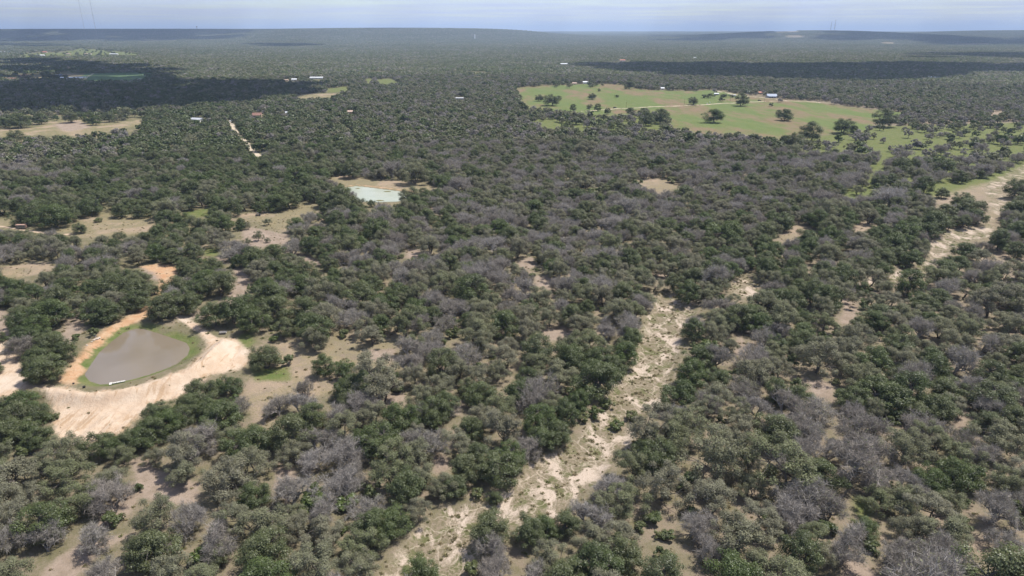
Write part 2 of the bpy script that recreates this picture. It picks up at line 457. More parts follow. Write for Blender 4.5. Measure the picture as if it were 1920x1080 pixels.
# ------------------------------------------------------------------ ground
def ground_material():
    m, N, L = new_mat('ground')
    out = N.new('ShaderNodeOutputMaterial')
    b = N.new('ShaderNodeBsdfPrincipled')
    b.inputs['Roughness'].default_value = 0.95
    b.inputs['Specular IOR Level'].default_value = 0.08
    geo = N.new('ShaderNodeNewGeometry')

    def noise(scale, detail=5, rough=0.6, src=None, dist=0.0):
        n = N.new('ShaderNodeTexNoise')
        n.inputs['Scale'].default_value = scale
        n.inputs['Detail'].default_value = detail
        n.inputs['Roughness'].default_value = rough
        n.inputs['Distortion'].default_value = dist
        L.new(src or geo.outputs['Position'], n.inputs['Vector'])
        return n.outputs['Fac']

    def ramp(f, a, c, lo=0.0, hi=1.0):
        n = N.new('ShaderNodeMapRange'); n.interpolation_type = 'SMOOTHSTEP'
        n.inputs['From Min'].default_value = a; n.inputs['From Max'].default_value = c
        n.inputs['To Min'].default_value = lo; n.inputs['To Max'].default_value = hi
        L.new(f, n.inputs['Value'])
        return n.outputs[0]

    def math_(op, a, c):
        n = N.new('ShaderNodeMath'); n.operation = op
        for i, s in enumerate((a, c)):
            if isinstance(s, (int, float)):
                n.inputs[i].default_value = s
            else:
                L.new(s, n.inputs[i])
        return n.outputs[0]

    def mix(f, a, c):
        n = N.new('ShaderNodeMix'); n.data_type = 'RGBA'
        for sock, s in (('Factor', f), ('A', a), ('B', c)):
            if isinstance(s, tuple):
                n.inputs[sock].default_value = (*s, 1)
            elif isinstance(s, (int, float)):
                n.inputs[sock].default_value = s
            else:
                L.new(s, n.inputs[sock])
        return n.outputs['Result']

    def attr(name):
        n = N.new('ShaderNodeAttribute'); n.attribute_name = name
        return n.outputs['Fac']

    n_fine = noise(1.3, 6, 0.7)
    n_mid = noise(0.22, 6, 0.65)
    n_big = noise(0.035, 5, 0.6)
    n_grit = noise(4.0, 4, 0.7)
    brk = math_('ADD', math_('MULTIPLY', math_('SUBTRACT', n_mid, 0.5), 0.9), math_('MULTIPLY', math_('SUBTRACT', n_fine, 0.5), 0.45))

    def mask(name, gain=1.0, sharp=0.22):
        f = math_('ADD', attr(name), math_('MULTIPLY', brk, gain))
        return ramp(f, 0.5 - sharp, 0.5 + sharp)

    # woodland floor: litter, bare earth and thin grass
    c = mix(ramp(n_mid, .38, .62), (.125, .110, .063), (.092, .093, .044))
    c = mix(ramp(n_fine, .52, .68), c, (.078, .085, .034))
    c = mix(ramp(n_big, .50, .68), c, mix(ramp(n_fine, .4, .6), (.168, .142, .088), (.135, .122, .070)))
    # dry grass clearing
    dry = mix(ramp(n_mid, .35, .65), (0.218, 0.173, 0.106), (0.135, 0.129, 0.061))
    dry = mix(ramp(n_fine, .50, .70), dry, (0.099, 0.102, 0.041))
    dry = mix(ramp(n_big, .56, .70), dry, (0.109, 0.125, 0.044))
    dry = mix(ramp(math_('ADD', n_big, math_('MULTIPLY', n_fine, .35)), .66, .78), dry, (.262, .200, .138))
    dry = mix(ramp(n_grit, .58, .70, 0, .6), dry, (.130, .118, .062))
    c = mix(mask('dry', 1.2), c, dry)
    # bare pinkish soil
    soil = mix(ramp(n_mid, .35, .65), (0.278, 0.218, 0.174), (0.209, 0.162, 0.122))
    soil = mix(ramp(n_fine, .56, .70), soil, (0.136, 0.115, 0.071))
    soil = mix(ramp(n_grit, .56, .70, 0, .6), soil, (0.158, 0.128, 0.092))
    c = mix(mask('soil', 1.2), c, soil)
    # green grass
    grass = mix(ramp(n_mid, .35, .65), (0.086, 0.112, 0.033), (0.135, 0.135, 0.056))
    grass = mix(ramp(n_fine, .55, .72), grass, (0.056, 0.078, 0.021))
    c = mix(mask('grass', 1.0), c, grass)
    # pasture with dry streaks, stretched along the mowing direction
    mp = N.new('ShaderNodeMapping'); mp.inputs['Scale'].default_value = (1.0, 0.32, 1.0)
    mp.inputs['Rotation'].default_value = (0, 0, 0.5)
    L.new(geo.outputs['Position'], mp.inputs['Vector'])
    n_st = noise(0.014, 6, 0.6, mp.outputs[0])
    n_st2 = noise(0.09, 5, 0.65, mp.outputs[0])
    mead = mix(ramp(n_st, .42, .62), (0.109, 0.135, 0.046), (0.155, 0.135, 0.066))
    mead = mix(ramp(n_st, .48, .58, 0, .9), mead, (.172, .122, .078))
    mead = mix(ramp(n_st2, .42, .66, 0, .6), mead, (0.086, 0.119, 0.036))
    c = mix(mask('meadow', 0.25), c, mead)
    # cropped field
    c = mix(mask('crop', 0.1), c, mix(ramp(n_st2, .35, .65), (.085, .132, .060), (.105, .150, .070)))
    # red-orange earth beside the pond
    org = mix(ramp(n_mid, .35, .65), (0.370, 0.211, 0.115), (0.396, 0.277, 0.178))
    org = mix(ramp(n_fine, .52, .68), org, (0.277, 0.165, 0.086))
    org = mix(ramp(n_grit, .62, .74), org, (0.409, 0.330, 0.251))
    c = mix(mask('orange', 0.9), c, org)
    # pale sand of the dam, with erosion runnels
    mg = N.new('ShaderNodeMapping'); mg.inputs['Scale'].default_value = (1.0, 0.22, 0.3)
    L.new(geo.outputs['Position'], mg.inputs['Vector'])
    n_run = noise(0.55, 5, 0.65, mg.outputs[0], 0.6)
    sand = mix(ramp(n_mid, .35, .65), (0.458, 0.362, 0.274), (0.397, 0.294, 0.209))
    sand = mix(ramp(n_run, .52, .62, 0, .8), sand, (0.313, 0.215, 0.133))
    sand = mix(ramp(n_fine, .60, .74, 0, .6), sand, (0.325, 0.246, 0.177))
    sand = mix(ramp(n_big, .52, .66, 0, .6), sand, (0.474, 0.399, 0.326))
    c = mix(mask('sand', 0.9), c, sand)
    # wash bed: pale sand laced with trodden paths between tufts
    wrpv = N.new('ShaderNodeVectorMath'); wrpv.operation = 'ADD'
    nv = N.new('ShaderNodeTexNoise'); nv.inputs['Scale'].default_value = 0.35; nv.inputs['Detail'].default_value = 4
    L.new(geo.outputs['Position'], nv.inputs['Vector'])
    nvs = N.new('ShaderNodeVectorMath'); nvs.operation = 'SCALE'; nvs.inputs['Scale'].default_value = 3.2
    L.new(nv.outputs['Color'], nvs.inputs[0])
    L.new(geo.outputs['Position'], wrpv.inputs[0]); L.new(nvs.outputs[0], wrpv.inputs[1])

    def veins(scale, w):
        v = N.new('ShaderNodeTexVoronoi'); v.feature = 'DISTANCE_TO_EDGE'
        v.inputs['Scale'].default_value = scale
        L.new(wrpv.outputs[0], v.inputs['Vector'])
        return ramp(v.outputs['Distance'], 0.0, w, 1.0, 0.0)
    bed = mix(ramp(n_fine, .38, .62), (0.209, 0.167, 0.121), (0.130, 0.112, 0.067))
    bed = mix(ramp(n_mid, .47, .60), bed, (0.100, 0.099, 0.045))
    vein = math_('MULTIPLY', veins(.62, .075), ramp(noise(.16, 4, .6), .44, .60))
    bed = mix(math_('MULTIPLY', vein, .6), bed, (0.358, 0.293, 0.223))
    bed = mix(math_('MULTIPLY', veins(.13, .030), .55), bed, (0.391, 0.326, 0.251))
    mw_ = N.new('ShaderNodeMapping'); mw_.inputs['Scale'].default_value = (1.0, 0.62, 1.0); mw_.inputs['Rotation'].default_value = (0, 0, .62)
    L.new(geo.outputs['Position'], mw_.inputs['Vector'])
    bare = ramp(noise(.16, 6, .68, mw_.outputs[0], .5), .49, .60)
    bed = mix(bare, bed, mix(ramp(n_grit, .50, .64), (0.414, 0.337, 0.272), mix(ramp(n_fine, .45, .6), (0.330, 0.263, 0.205), (0.205, 0.164, 0.113))))
    c = mix(mask('wash', 0.9), c, bed)
    # woodland too far off to tell the trees apart
    far = mix(ramp(noise(.004, 5, .6), .40, .60), (.048, .058, .030), (.080, .084, .050))
    c = mix(ramp(attr('far'), .45, .55), c, far)
    L.new(c, b.inputs['Base Color'])
    bp = N.new('ShaderNodeBump'); bp.inputs['Strength'].default_value = 0.55; bp.inputs['Distance'].default_value = 0.5
    L.new(math_('ADD', n_fine, math_('MULTIPLY', n_run, attr('sand'))), bp.inputs['Height'])
    L.new(bp.outputs[0], b.inputs['Normal'])
    L.new(b.outputs[0], out.inputs['Surface'])
    return m


M['ground'] = ground_material()


def mesh_np(name, V, Q, mats=(), mat_index=None, attrs=None, smooth=False):
    """quads from numpy arrays"""
    me = bpy.data.meshes.new(name)
    V = np.asarray(V, np.float32); Q = np.asarray(Q, np.int32)
    me.vertices.add(len(V)); me.vertices.foreach_set('co', V.ravel())
    me.loops.add(Q.size); me.loops.foreach_set('vertex_index', Q.ravel())
    me.polygons.add(len(Q)); me.polygons.foreach_set('loop_start', np.arange(0, Q.size, Q.shape[1], dtype=np.int32))
    for m in mats:
        me.materials.append(m)
    if mat_index is not None:
        me.polygons.foreach_set('material_index', np.asarray(mat_index, np.int32))
    me.polygons.foreach_set('use_smooth', np.full(len(Q), smooth))
    for k, (dom, v) in (attrs or {}).items():
        a = me.attributes.new(k, 'FLOAT', dom)
        a.data.foreach_set('value', np.asarray(v, np.float32))
    me.update(calc_edges=True)
    me.validate()
    return me


def link(name, data, parent=None, **props):
    o = bpy.data.objects.new(name, data)
    col.objects.link(o)
    if parent is not None:
        o.parent = parent
    for k, v in props.items():
        o[k] = v
    return o


ang = np.concatenate([np.linspace(-180, -52, 40)[:-1], np.linspace(-52, 52, 470), np.linspace(52, 180, 40)[1:]])
rad = np.concatenate([[4, 25, 50], 62 * (1.0058 ** np.arange(0, 400)), 62 * 1.0058 ** 400 * (1.017 ** np.arange(1, 290))])
rad = rad[rad < 60000]
AA, RR = np.meshgrid(np.radians(ang), rad)
GX, GY = (RR * np.sin(AA)).ravel(), (RR * np.cos(AA)).ravel()
GZ = height(GX, GY)
GR = RR.ravel()


def fld(polys, w=2.5):
    a = np.zeros(len(GX))
    for p in polys:
        wl = w + 0.004 * np.hypot(*p.mean(0))
        a = np.maximum(a, np.clip(0.5 - sdf(GX, GY, p, 60 + 3 * wl) / (2 * wl), 0, 1))
    return a


op = lambda k: [PP(p) for p, kk in OPEN if kk == k]
sp = lambda k: sum([(.72 if kk == 'grass' else .44) * fld([PP(p)], 8) for p, s, kk in SPARSE if kk == k])
roadf = np.zeros(len(GX))
g_sand = fld([DAM])
for k in ('bank_track', 'sandy_lane', 'stony_track'):
    pts, w = ROADS[k]
    d = line_dist(GX, GY, pts)
    g_sand = np.maximum(g_sand, np.clip(1.0 - d / (2 * w), 0, 1))
dpond = sdf(GX, GY, POND, 40)
ring = np.clip(1.05 - np.abs(dpond - 0.5) / 5.5, 0, 1) * (.78 + .3 * wnoise(GX, GY, 16, off=3)) * (1 - np.clip((GY - CREST[:, 1].max() - 30) / 30, 0, .35))
g_grass = np.maximum(np.maximum(fld(op('grass')), sp('grass')), ring)
g_sand = g_sand * (1 - np.clip((ring - 0.35) * 2.2, 0, 1))
g_orange = fld([ORANGE]) * (1 - np.clip((ring - 0.5) * 2.2, 0, 1))
bank2 = np.clip(1.1 - np.abs(sdf(GX, GY, POND2, 40) - 2.0) / 3.0, 0, 1) * (GY > POND2[:, 1].mean()) * 0.55
g_orange = np.maximum(g_orange, bank2)
w2 = fld([WASH2], 2.5) * np.clip(1.0 - .42 * np.clip((GY - 290) / 120, 0, 1), 0, 1)
GATT = {'sand': g_sand, 'orange': g_orange, 'wash': np.maximum(fld([WASH, WASH3], 2.0), w2), 'grass': g_grass,
        'meadow': fld([MEADOW], 4), 'crop': fld([GREENFIELD], 4), 'dry': np.maximum(np.maximum(fld(op('dry')), sp('dry')), fld([WASH2], 3)),
        'soil': np.maximum(fld(op('soil')), sp('soil')), 'far': np.clip((GR - 12000) / 3000, 0, 1)}
nr, nc = AA.shape
I = np.arange(nr * nc).reshape(nr, nc)
GQ = np.stack([I[:-1, :-1], I[:-1, 1:], I[1:, 1:], I[1:, :-1]], -1).reshape(-1, 4)[:, ::-1]
fx, fy = GX[GQ].mean(1), GY[GQ].mean(1)
owner = np.zeros(len(GQ), int)
GSPLIT = [('ground', None), ('sandy_wash', [WASH, WASH2, WASH3]), ('pond_dam', [DAM]), ('meadow', [MEADOW]), ('crop_field', [GREENFIELD]),
          ('clearing', op('dry') + op('soil'))]
for i, (nme, polys) in enumerate(GSPLIT):
    if polys:
        for p in polys:
            lo, hi = p.min(0), p.max(0)
            m = (fx > lo[0]) & (fx < hi[0]) & (fy > lo[1]) & (fy < hi[1]) & (owner == 0)
            idx = np.where(m)[0]
            owner[idx[inside(fx[idx], fy[idx], p)]] = i
GL = {'ground': 'brown litter and thin grass floor under the woodland', 'sandy_wash': 'pale dry sandy wash winding between the trees',
      'pond_dam': 'bare pale sand dam along the brown pond', 'meadow': 'open green pasture with lone oaks and farm road',
      'crop_field': 'flat green crop field beside the long sheds', 'clearing': 'bare tan clearings of dry grass between trees'}
GV = np.stack([GX, GY, GZ], -1)
for i, (nme, polys) in enumerate(GSPLIT):
    q = GQ[owner == i]
    used, inv = np.unique(q.ravel(), return_inverse=True)
    me = mesh_np(nme, GV[used], inv.reshape(-1, 4), [M['ground']], attrs={k: ('POINT', v[used]) for k, v in GATT.items()}, smooth=True)
    link(nme, me, kind='structure', label=GL[nme])

# roads lie as strips just above the ground
M['road'] = plain('road', (.40, .335, .25), 0.95, 0.1, var=0.25, scale=0.4)


def strip(name, pts, w, lift=0.06):
    pts = np.asarray(pts)
    t = np.concatenate([[0], np.cumsum(np.hypot(*np.diff(pts, axis=0).T))])
    n = max(8, int(t[-1] / 4))
    s = np.linspace(0, t[-1], n)
    x = np.interp(s, t, pts[:, 0]); y = np.interp(s, t, pts[:, 1])
    k = 5
    pad = lambda a: np.convolve(np.concatenate([[a[0]] * k, a, [a[-1]] * k]), np.ones(2 * k + 1) / (2 * k + 1), 'valid')
    x, y = pad(x), pad(y)
    dx, dy = np.gradient(x), np.gradient(y)
    ln = np.hypot(dx, dy)
    nx, ny = -dy / ln, dx / ln
    rs = np.random.RandomState(len(name))
    V = []
    offs = (-1, -0.33, 0.33, 1)
    for o in offs:
        ww = w * o * (1 + 0.12 * rs.randn(n) * (abs(o) == 1))
        xx, yy = x + nx * ww, y + ny * ww
        V.append(np.stack([xx, yy, height(xx, yy) + lift + (0.03 if abs(o) < .5 else 0)], -1))
    V = np.stack(V, 1).reshape(-1, 3)
    J = np.arange(n * 4).reshape(n, 4)
    Q = np.concatenate([np.stack([J[:-1, a], J[1:, a], J[1:, a + 1], J[:-1, a + 1]], -1) for a in range(3)])
    return mesh_np(name, V, Q[:, ::-1], [M['road']], smooth=True)


ROADL = {'meadow_road': 'pale caliche road crossing the green meadow', 'farm_lane': 'pale farm lane running up to the blue-grey barn',
         'dirt_road': 'sandy dirt road cutting through the dark green oaks', 'field_track': 'pale track along the edge of the crop field'}
for k in ROADL:
    link(k, strip(k, *ROADS[k], lift=0.06 if k != 'farm_lane' else 0.12), kind='structure', label=ROADL[k])


# ------------------------------------------------------------------ water
def water_mat(name, c, c2, rough=0.06, scale=.05, spec=0.5):
    m, N, L = new_mat(name)
    out = N.new('ShaderNodeOutputMaterial')
    b = N.new('ShaderNodeBsdfPrincipled')
    geo = N.new('ShaderNodeNewGeometry')
    no = N.new('ShaderNodeTexNoise'); no.inputs['Scale'].default_value = scale; no.inputs['Detail'].default_value = 3
    L.new(geo.outputs['Position'], no.inputs['Vector'])
    mr = N.new('ShaderNodeMapRange'); mr.interpolation_type = 'SMOOTHSTEP'
    mr.inputs['From Min'].default_value = .35; mr.inputs['From Max'].default_value = .65
    L.new(no.outputs['Fac'], mr.inputs['Value'])
    mx = N.new('ShaderNodeMix'); mx.data_type = 'RGBA'
    mx.inputs['A'].default_value = (*c, 1); mx.inputs['B'].default_value = (*c2, 1)
    L.new(mr.outputs[0], mx.inputs['Factor'])
    L.new(mx.outputs['Result'], b.inputs['Base Color'])
    b.inputs['Roughness'].default_value = rough
    b.inputs['Specular IOR Level'].default_value = spec
    n2 = N.new('ShaderNodeTexNoise'); n2.inputs['Scale'].default_value = 2.2; n2.inputs['Detail'].default_value = 3
    L.new(geo.outputs['Position'], n2.inputs['Vector'])
    bp = N.new('ShaderNodeBump'); bp.inputs['Strength'].default_value = 0.06; bp.inputs['Distance'].default_value = 0.1
    L.new(n2.outputs['Fac'], bp.inputs['Height'])
    L.new(bp.outputs[0], b.inputs['Normal'])
    L.new(b.outputs[0], out.inputs['Surface'])
    return m


def water(name, poly, z, mat, grow, label):
    c = poly.mean(0)
    p = c + (poly - c) * grow
    me = bpy.data.meshes.new(name)
    me.from_pydata([(x, y, z) for x, y in p], [], [list(range(len(p)))[::-1]])
    me.materials.append(mat)
    if me.polygons[0].normal.z < 0:
        me.flip_normals()
    me.update()
    return link(name, me, kind='structure', label=label)


water('pond_water', POND, WATER_Z, water_mat('brown_water', (.150, .120, .084), (.172, .140, .104)), 1.06, 'muddy brown pond water')
water('pale_pond_water', POND2, -0.5, water_mat('pale_water', (.31, .335, .26), (.35, .365, .295), 0.25, .06), 1.06, 'pale grey-green stock pond water')

# ------------------------------------------------------------------ trees
class Geo:
    """collects quads with a material slot and a tint"""
    def __init__(self):
        self.V, self.Q, self.M, self.T, self.n = [], [], [], [], 0

    def add(self, v, q, mat, tint):
        v = np.asarray(v, float); q = np.asarray(q, int)
        self.V.append(v); self.Q.append(q + self.n); self.n += len(v)
        self.M.append(np.full(len(q), mat)); self.T.append(np.broadcast_to(np.asarray(tint, float), (len(q),)))

    def leaves(self, rs, c, nrm, size, mat, tint, aspect=0.7):
        """diamond leaf sprays at centres c facing nrm"""
        n = len(c)
        nrm = nrm / (np.linalg.norm(nrm, axis=1, keepdims=True) + 1e-9)
        t = np.cross(nrm, rs.randn(n, 3)); t /= np.linalg.norm(t, axis=1, keepdims=True) + 1e-9
        b = np.cross(nrm, t)
        s = np.broadcast_to(np.asarray(size, float), (n,))[:, None] * 0.5
        v = np.stack([c + t * s, c + b * s * aspect, c - t * s, c - b * s * aspect], 1).reshape(-1, 3)
        self.add(v, np.arange(4 * n).reshape(n, 4), mat, tint)

    def slivers(self, rs, a, b, w, mat, tint):
        d = b - a
        sd = np.cross(d, rs.randn(*d.shape)); sd /= np.linalg.norm(sd, axis=1, keepdims=True) + 1e-9
        w = np.broadcast_to(np.asarray(w, float), (len(a),))[:, None] * 0.5
        v = np.stack([a - sd * w, a + sd * w, b + sd * w * .35, b - sd * w * .35], 1).reshape(-1, 3)
        self.add(v, np.arange(4 * len(a)).reshape(-1, 4), mat, tint)

    def tube(self, pts, radii, sides, mat, tint=0.5):
        pts = np.asarray(pts, float)
        rings = []
        for i, p in enumerate(pts):
            d = pts[min(i + 1, len(pts) - 1)] - pts[max(i - 1, 0)]
            d /= np.linalg.norm(d) + 1e-9
            u = np.cross(d, [0.31, 0.9, 0.2]); u /= np.linalg.norm(u) + 1e-9
            w = np.cross(d, u)
            a = np.arange(sides) * 2 * math.pi / sides
            rings.append(p + radii[i] * (np.cos(a)[:, None] * u + np.sin(a)[:, None] * w))
        v = np.concatenate(rings)
        q = []
        for i in range(len(pts) - 1):
            for k in range(sides):
                a, b = i * sides + k, i * sides + (k + 1) % sides
                q.append((a, b, b + sides, a + sides))
        self.add(v, q, mat, tint)

    def arrays(self):
        return np.concatenate(self.V), np.concatenate(self.Q), np.concatenate(self.M), np.concatenate(self.T)


def unit(rs, n, up=0.0):
    d = rs.randn(n, 3)
    d[:, 2] += up
    return d / np.linalg.norm(d, axis=1, keepdims=True)


def leafy_tree(seed, Rc, H, n_lump, n_leaf, leaf, base, lump_r=(.20, .34), twigs=0, flat=0.72, trunk_r=.30, stems=1, fill=0.25, sides=5, skirt=0.0):
    """crown: Geo of leaf sprays in clumps over an uneven dome; trunk: Geo of trunk and limbs. Crown radius Rc, height H, crown from height base"""
    rs = np.random.RandomState(seed)
    crown, trunk = Geo(), Geo()
    cz = base + (H - base) * 0.42
    hz = H - cz
    lob = [(unit(rs, 1)[0], rs.uniform(.15, .32)) for _ in range(4)]
    d = unit(rs, n_lump * 3, 0.38)
    d = d[d[:, 2] > -0.72][:n_lump]
    if skirt:
        a_ = rs.uniform(0, 6.28, int(n_lump * skirt)); zz_ = rs.uniform(-.78, -.35, len(a_)); q_ = np.sqrt(1 - zz_ ** 2)
        d = np.concatenate([d, np.stack([np.cos(a_) * q_, np.sin(a_) * q_, zz_], -1)])
    k = 1 + sum(a * np.clip(d @ w, 0, 1) ** 2 for w, a in lob) - 0.18
    rr = np.where(rs.rand(len(d)) < fill, rs.uniform(.25, .65, len(d)), rs.uniform(.72, .98, len(d))) * k
    C = np.stack([d[:, 0] * rr * Rc, d[:, 1] * rr * Rc, cz + d[:, 2] * rr * np.where(d[:, 2] > 0, hz, cz - base * 0.4)], -1)
    r = rs.uniform(*lump_r, len(d)) * Rc * (0.8 + 0.35 * rs.rand(len(d)))
    share = r ** 2 / (r ** 2).sum()
    lt = rs.rand(len(d))
    for i in range(len(d)):
        n = max(4, int(n_leaf * share[i]))
        q = unit(rs, n, 0.55)
        rad_ = r[i] * (rs.rand(n) ** 0.35) * rs.uniform(.85, 1.12, n)
        p = C[i] + q * rad_[:, None] * np.array([1, 1, flat])
        nn = q + 0.65 * unit(rs, n) + np.array([0, 0, .55])
        crown.leaves(rs, p, nn, leaf * rs.uniform(.6, 1.35, n), 0, np.clip(0.25 + 0.5 * lt[i] + 0.35 * (rs.rand(n) - .5), 0, 1))
        if twigs:
            m = max(2, int(twigs * share[i]))
            e = C[i] + unit(rs, m, .5) * r[i] * rs.uniform(.7, 1.15, m)[:, None] * np.array([1, 1, flat])
            s = C[i] + (e - C[i]) * rs.uniform(0, .4, m)[:, None]
            crown.slivers(rs, s, e, .05 * rs.uniform(.6, 1.4, m), 1, rs.rand(m))
    # trunk and limbs to the clumps
    nmain = min(6, len(d))
    tops = []
    for s in range(stems):
        a = rs.uniform(0, 6.28)
        foot = np.array([math.cos(a), math.sin(a), 0]) * (0.25 * (stems > 1))
        lean = np.array([math.cos(a), math.sin(a), 0]) * rs.uniform(.1, .25) * Rc * (1 if stems > 1 else .5)
        top = foot + lean + np.array([0, 0, base + (H - base) * rs.uniform(.1, .25)])
        mid = (foot + top) / 2 + rs.randn(3) * .15
        trunk.tube([foot - [0, 0, .4], foot + [0, 0, .15], mid, top], [trunk_r * 1.35, trunk_r, trunk_r * .85, trunk_r * .7], sides, 0)
        tops.append(top)
    order = rs.permutation(len(d))
    hubs = []
    for j in range(nmain):
        c = C[order[j]]
        t = tops[j % len(tops)]
        h = t + (c - t) * rs.uniform(.45, .62) + np.array([0, 0, .12 * np.linalg.norm(c - t)])
        trunk.tube([t, (t + h) / 2 + rs.randn(3) * .2, h, c], [trunk_r * .62, trunk_r * .5, trunk_r * .38, trunk_r * .15], max(3, sides - 1), 0)
        hubs.append(h)
    for j in range(nmain, len(d)):
        c = C[order[j]]
        h = min(hubs, key=lambda q_: np.linalg.norm(q_ - c))
        trunk.tube([h, (h + c) / 2 + rs.randn(3) * .2, c], [trunk_r * .32, trunk_r * .22, trunk_r * .1], 3, 0)
    return crown, trunk


def bare_tree(seed, Rc, H, n_twig, tw=.046, stems=2, leaves=0, trunk_r=.2):
    """leafless tree: recursive limbs in the trunk, a haze of fine twigs as the crown"""
    rs = np.random.RandomState(seed)
    crown, trunk = Geo(), Geo()
    ends = []

    def grow(p, d, L_, r, lev):
        n = 3
        pts = [p]; q = p.copy(); dd = d.copy()
        for _ in range(n):
            dd = dd + rs.randn(3) * .18 + np.array([0, 0, .05]); dd /= np.linalg.norm(dd)
            q = q + dd * L_ / n
            pts.append(q.copy())
        trunk.tube(pts, np.linspace(r, r * .55, n + 1), 5 if lev == 0 else (4 if lev == 1 else 3), 0)
        if lev >= 2:
            for k in range(1, n + 1):
                ends.append((pts[k], dd, L_))
        if lev < 4:
            nch = (4, 4, 3, 3)[lev]
            for k in range(nch):
                t = rs.uniform(.45, 1.0)
                f = t * n; i0 = min(int(f), n - 1)
                o = pts[i0] + (pts[i0 + 1] - pts[i0]) * (f - i0)
                side = unit(rs, 1)[0]; side -= dd * (side @ dd); side /= np.linalg.norm(side) + 1e-9
                nd_ = dd * rs.uniform(.5, .9) + side * rs.uniform(.6, 1.0) + np.array([0, 0, .18])
                nd_ /= np.linalg.norm(nd_)
                grow(o, nd_, L_ * rs.uniform(.58, .80), r * .52, lev + 1)
    for s in range(stems):
        a = rs.uniform(0, 6.28)
        d = np.array([math.cos(a) * .35, math.sin(a) * .35, 1.0]) if stems > 1 else np.array([.05, .05, 1.0])
        grow(np.array([math.cos(a) * .2 * (stems > 1), math.sin(a) * .2 * (stems > 1), -.3]), d / np.linalg.norm(d), H * .34, trunk_r, 0)
    E = np.array([e[0] for e in ends]); D = np.array([e[1] for e in ends])
    # scale to the wanted size
    k = np.array([Rc / np.percentile(np.abs(E[:, 0]), 96), Rc / np.percentile(np.abs(E[:, 1]), 96), H / np.percentile(E[:, 2], 98)])
    for v in trunk.V:
        v *= np.where(v[:, 2:3] > .5, k, np.array([1, 1, k[2]]) * 1.0)
    E = E * k
    i = rs.randint(0, len(E), n_twig)
    dirs = D[i] * .5 + unit(rs, n_twig, .35)
    dirs /= np.linalg.norm(dirs, axis=1, keepdims=True)
    ln = rs.uniform(.5, 1.25, n_twig)[:, None]
    a = E[i] + rs.randn(n_twig, 3) * .12
    crown.slivers(rs, a, a + dirs * ln, tw * rs.uniform(.6, 1.4, n_twig), 0, rs.rand(n_twig))
    if leaves:
        j = rs.randint(0, len(E), leaves)
        crown.leaves(rs, E[j] + rs.randn(leaves, 3) * .4, unit(rs, leaves, .4), .28 * rs.uniform(.6, 1.4, leaves), 1, rs.rand(leaves))
    return crown, trunk


# kind -> list of (crown geo, trunk geo, crown materials, trunk material, radius, height)
KINDS = {'live_oak': [], 'scrub_oak': [], 'bare_tree': [], 'bush': []}
for s in range(7):
    rs = np.random.RandomState(100 + s)
    Rc = rs.uniform(4.6, 5.6); H = rs.uniform(6.6, 8.2)
    KINDS['live_oak'].append((*leafy_tree(200 + s, Rc, H, rs.randint(40, 56), 13500, .265, .7, trunk_r=.32, stems=1 + s % 2, skirt=.3 if s < 4 else .1), ['oak_leaf', 'twig'], 'bark', Rc, H))
for s in range(7):
    rs = np.random.RandomState(300 + s)
    Rc = rs.uniform(4.0, 5.0); H = rs.uniform(5.6, 7.2)
    KINDS['scrub_oak'].append((*leafy_tree(400 + s, Rc, H, rs.randint(32, 44), 9000, .225, .8, lump_r=(.18, .30), twigs=900, flat=.85, trunk_r=.2,
                                           stems=2 + s % 2, fill=.35, sides=4), ['scrub_leaf', 'twig'], 'bark', Rc, H))
for s in range(6):
    rs = np.random.RandomState(500 + s)
    Rc = rs.uniform(3.6, 4.6); H = rs.uniform(5.2, 6.8)
    KINDS['bare_tree'].append((*bare_tree(600 + s, Rc, H, 5200, stems=2 + s % 2, leaves=(0, 700, 300, 0, 1200, 500)[s]), ['twig', 'scrub_leaf'], 'grey_bark', Rc, H))
for s in range(5):
    rs = np.random.RandomState(700 + s)
    Rc = rs.uniform(1.5, 2.1); H = rs.uniform(2.0, 3.0)
    KINDS['bush'].append((*leafy_tree(800 + s, Rc, H, 16, 1300, .34, .25, lump_r=(.3, .45), trunk_r=.07, stems=2, sides=3), ['bush_leaf', 'twig'], 'bark', Rc, H))
LOW = {'live_oak': [], 'scrub_oak': [], 'bare_tree': []}
for s in range(5):
    rs = np.random.RandomState(900 + s)
    Rc, H = rs.uniform(4.6, 5.6), rs.uniform(6.6, 8.0)
    LOW['live_oak'].append((*leafy_tree(1000 + s, Rc, H, 24, 560, 1.3, .8, sides=3), ['oak_leaf', 'twig'], 'bark', Rc, H))
    Rc, H = rs.uniform(4.0, 5.0), rs.uniform(5.6, 7.0)
    LOW['scrub_oak'].append((*leafy_tree(1100 + s, Rc, H, 24, 560, 1.1, .8, flat=.85, sides=3), ['scrub_leaf', 'twig'], 'bark', Rc, H))
    LOW['bare_tree'].append((*leafy_tree(1200 + s, Rc * .95, H, 24, 900, .75, .9, flat=.85, sides=3), ['far_twig', 'far_twig'], 'grey_bark', Rc, H))

src = bpy.data.collections.new('tree_sources')       # instance sources, not linked into the scene
SRC_INDEX = {}


def joined(crown, trunk, mats, bark):
    v, q, m, t = crown.arrays()
    v2, q2, m2, t2 = trunk.arrays()
    return mesh_np('tree', np.concatenate([v, v2]), np.concatenate([q, q2 + len(v)]), [M[mats[0]], M[mats[1]], M[bark]],
                   np.concatenate([m, m2 + 2]), {'tint': ('FACE', np.concatenate([t, t2]))})


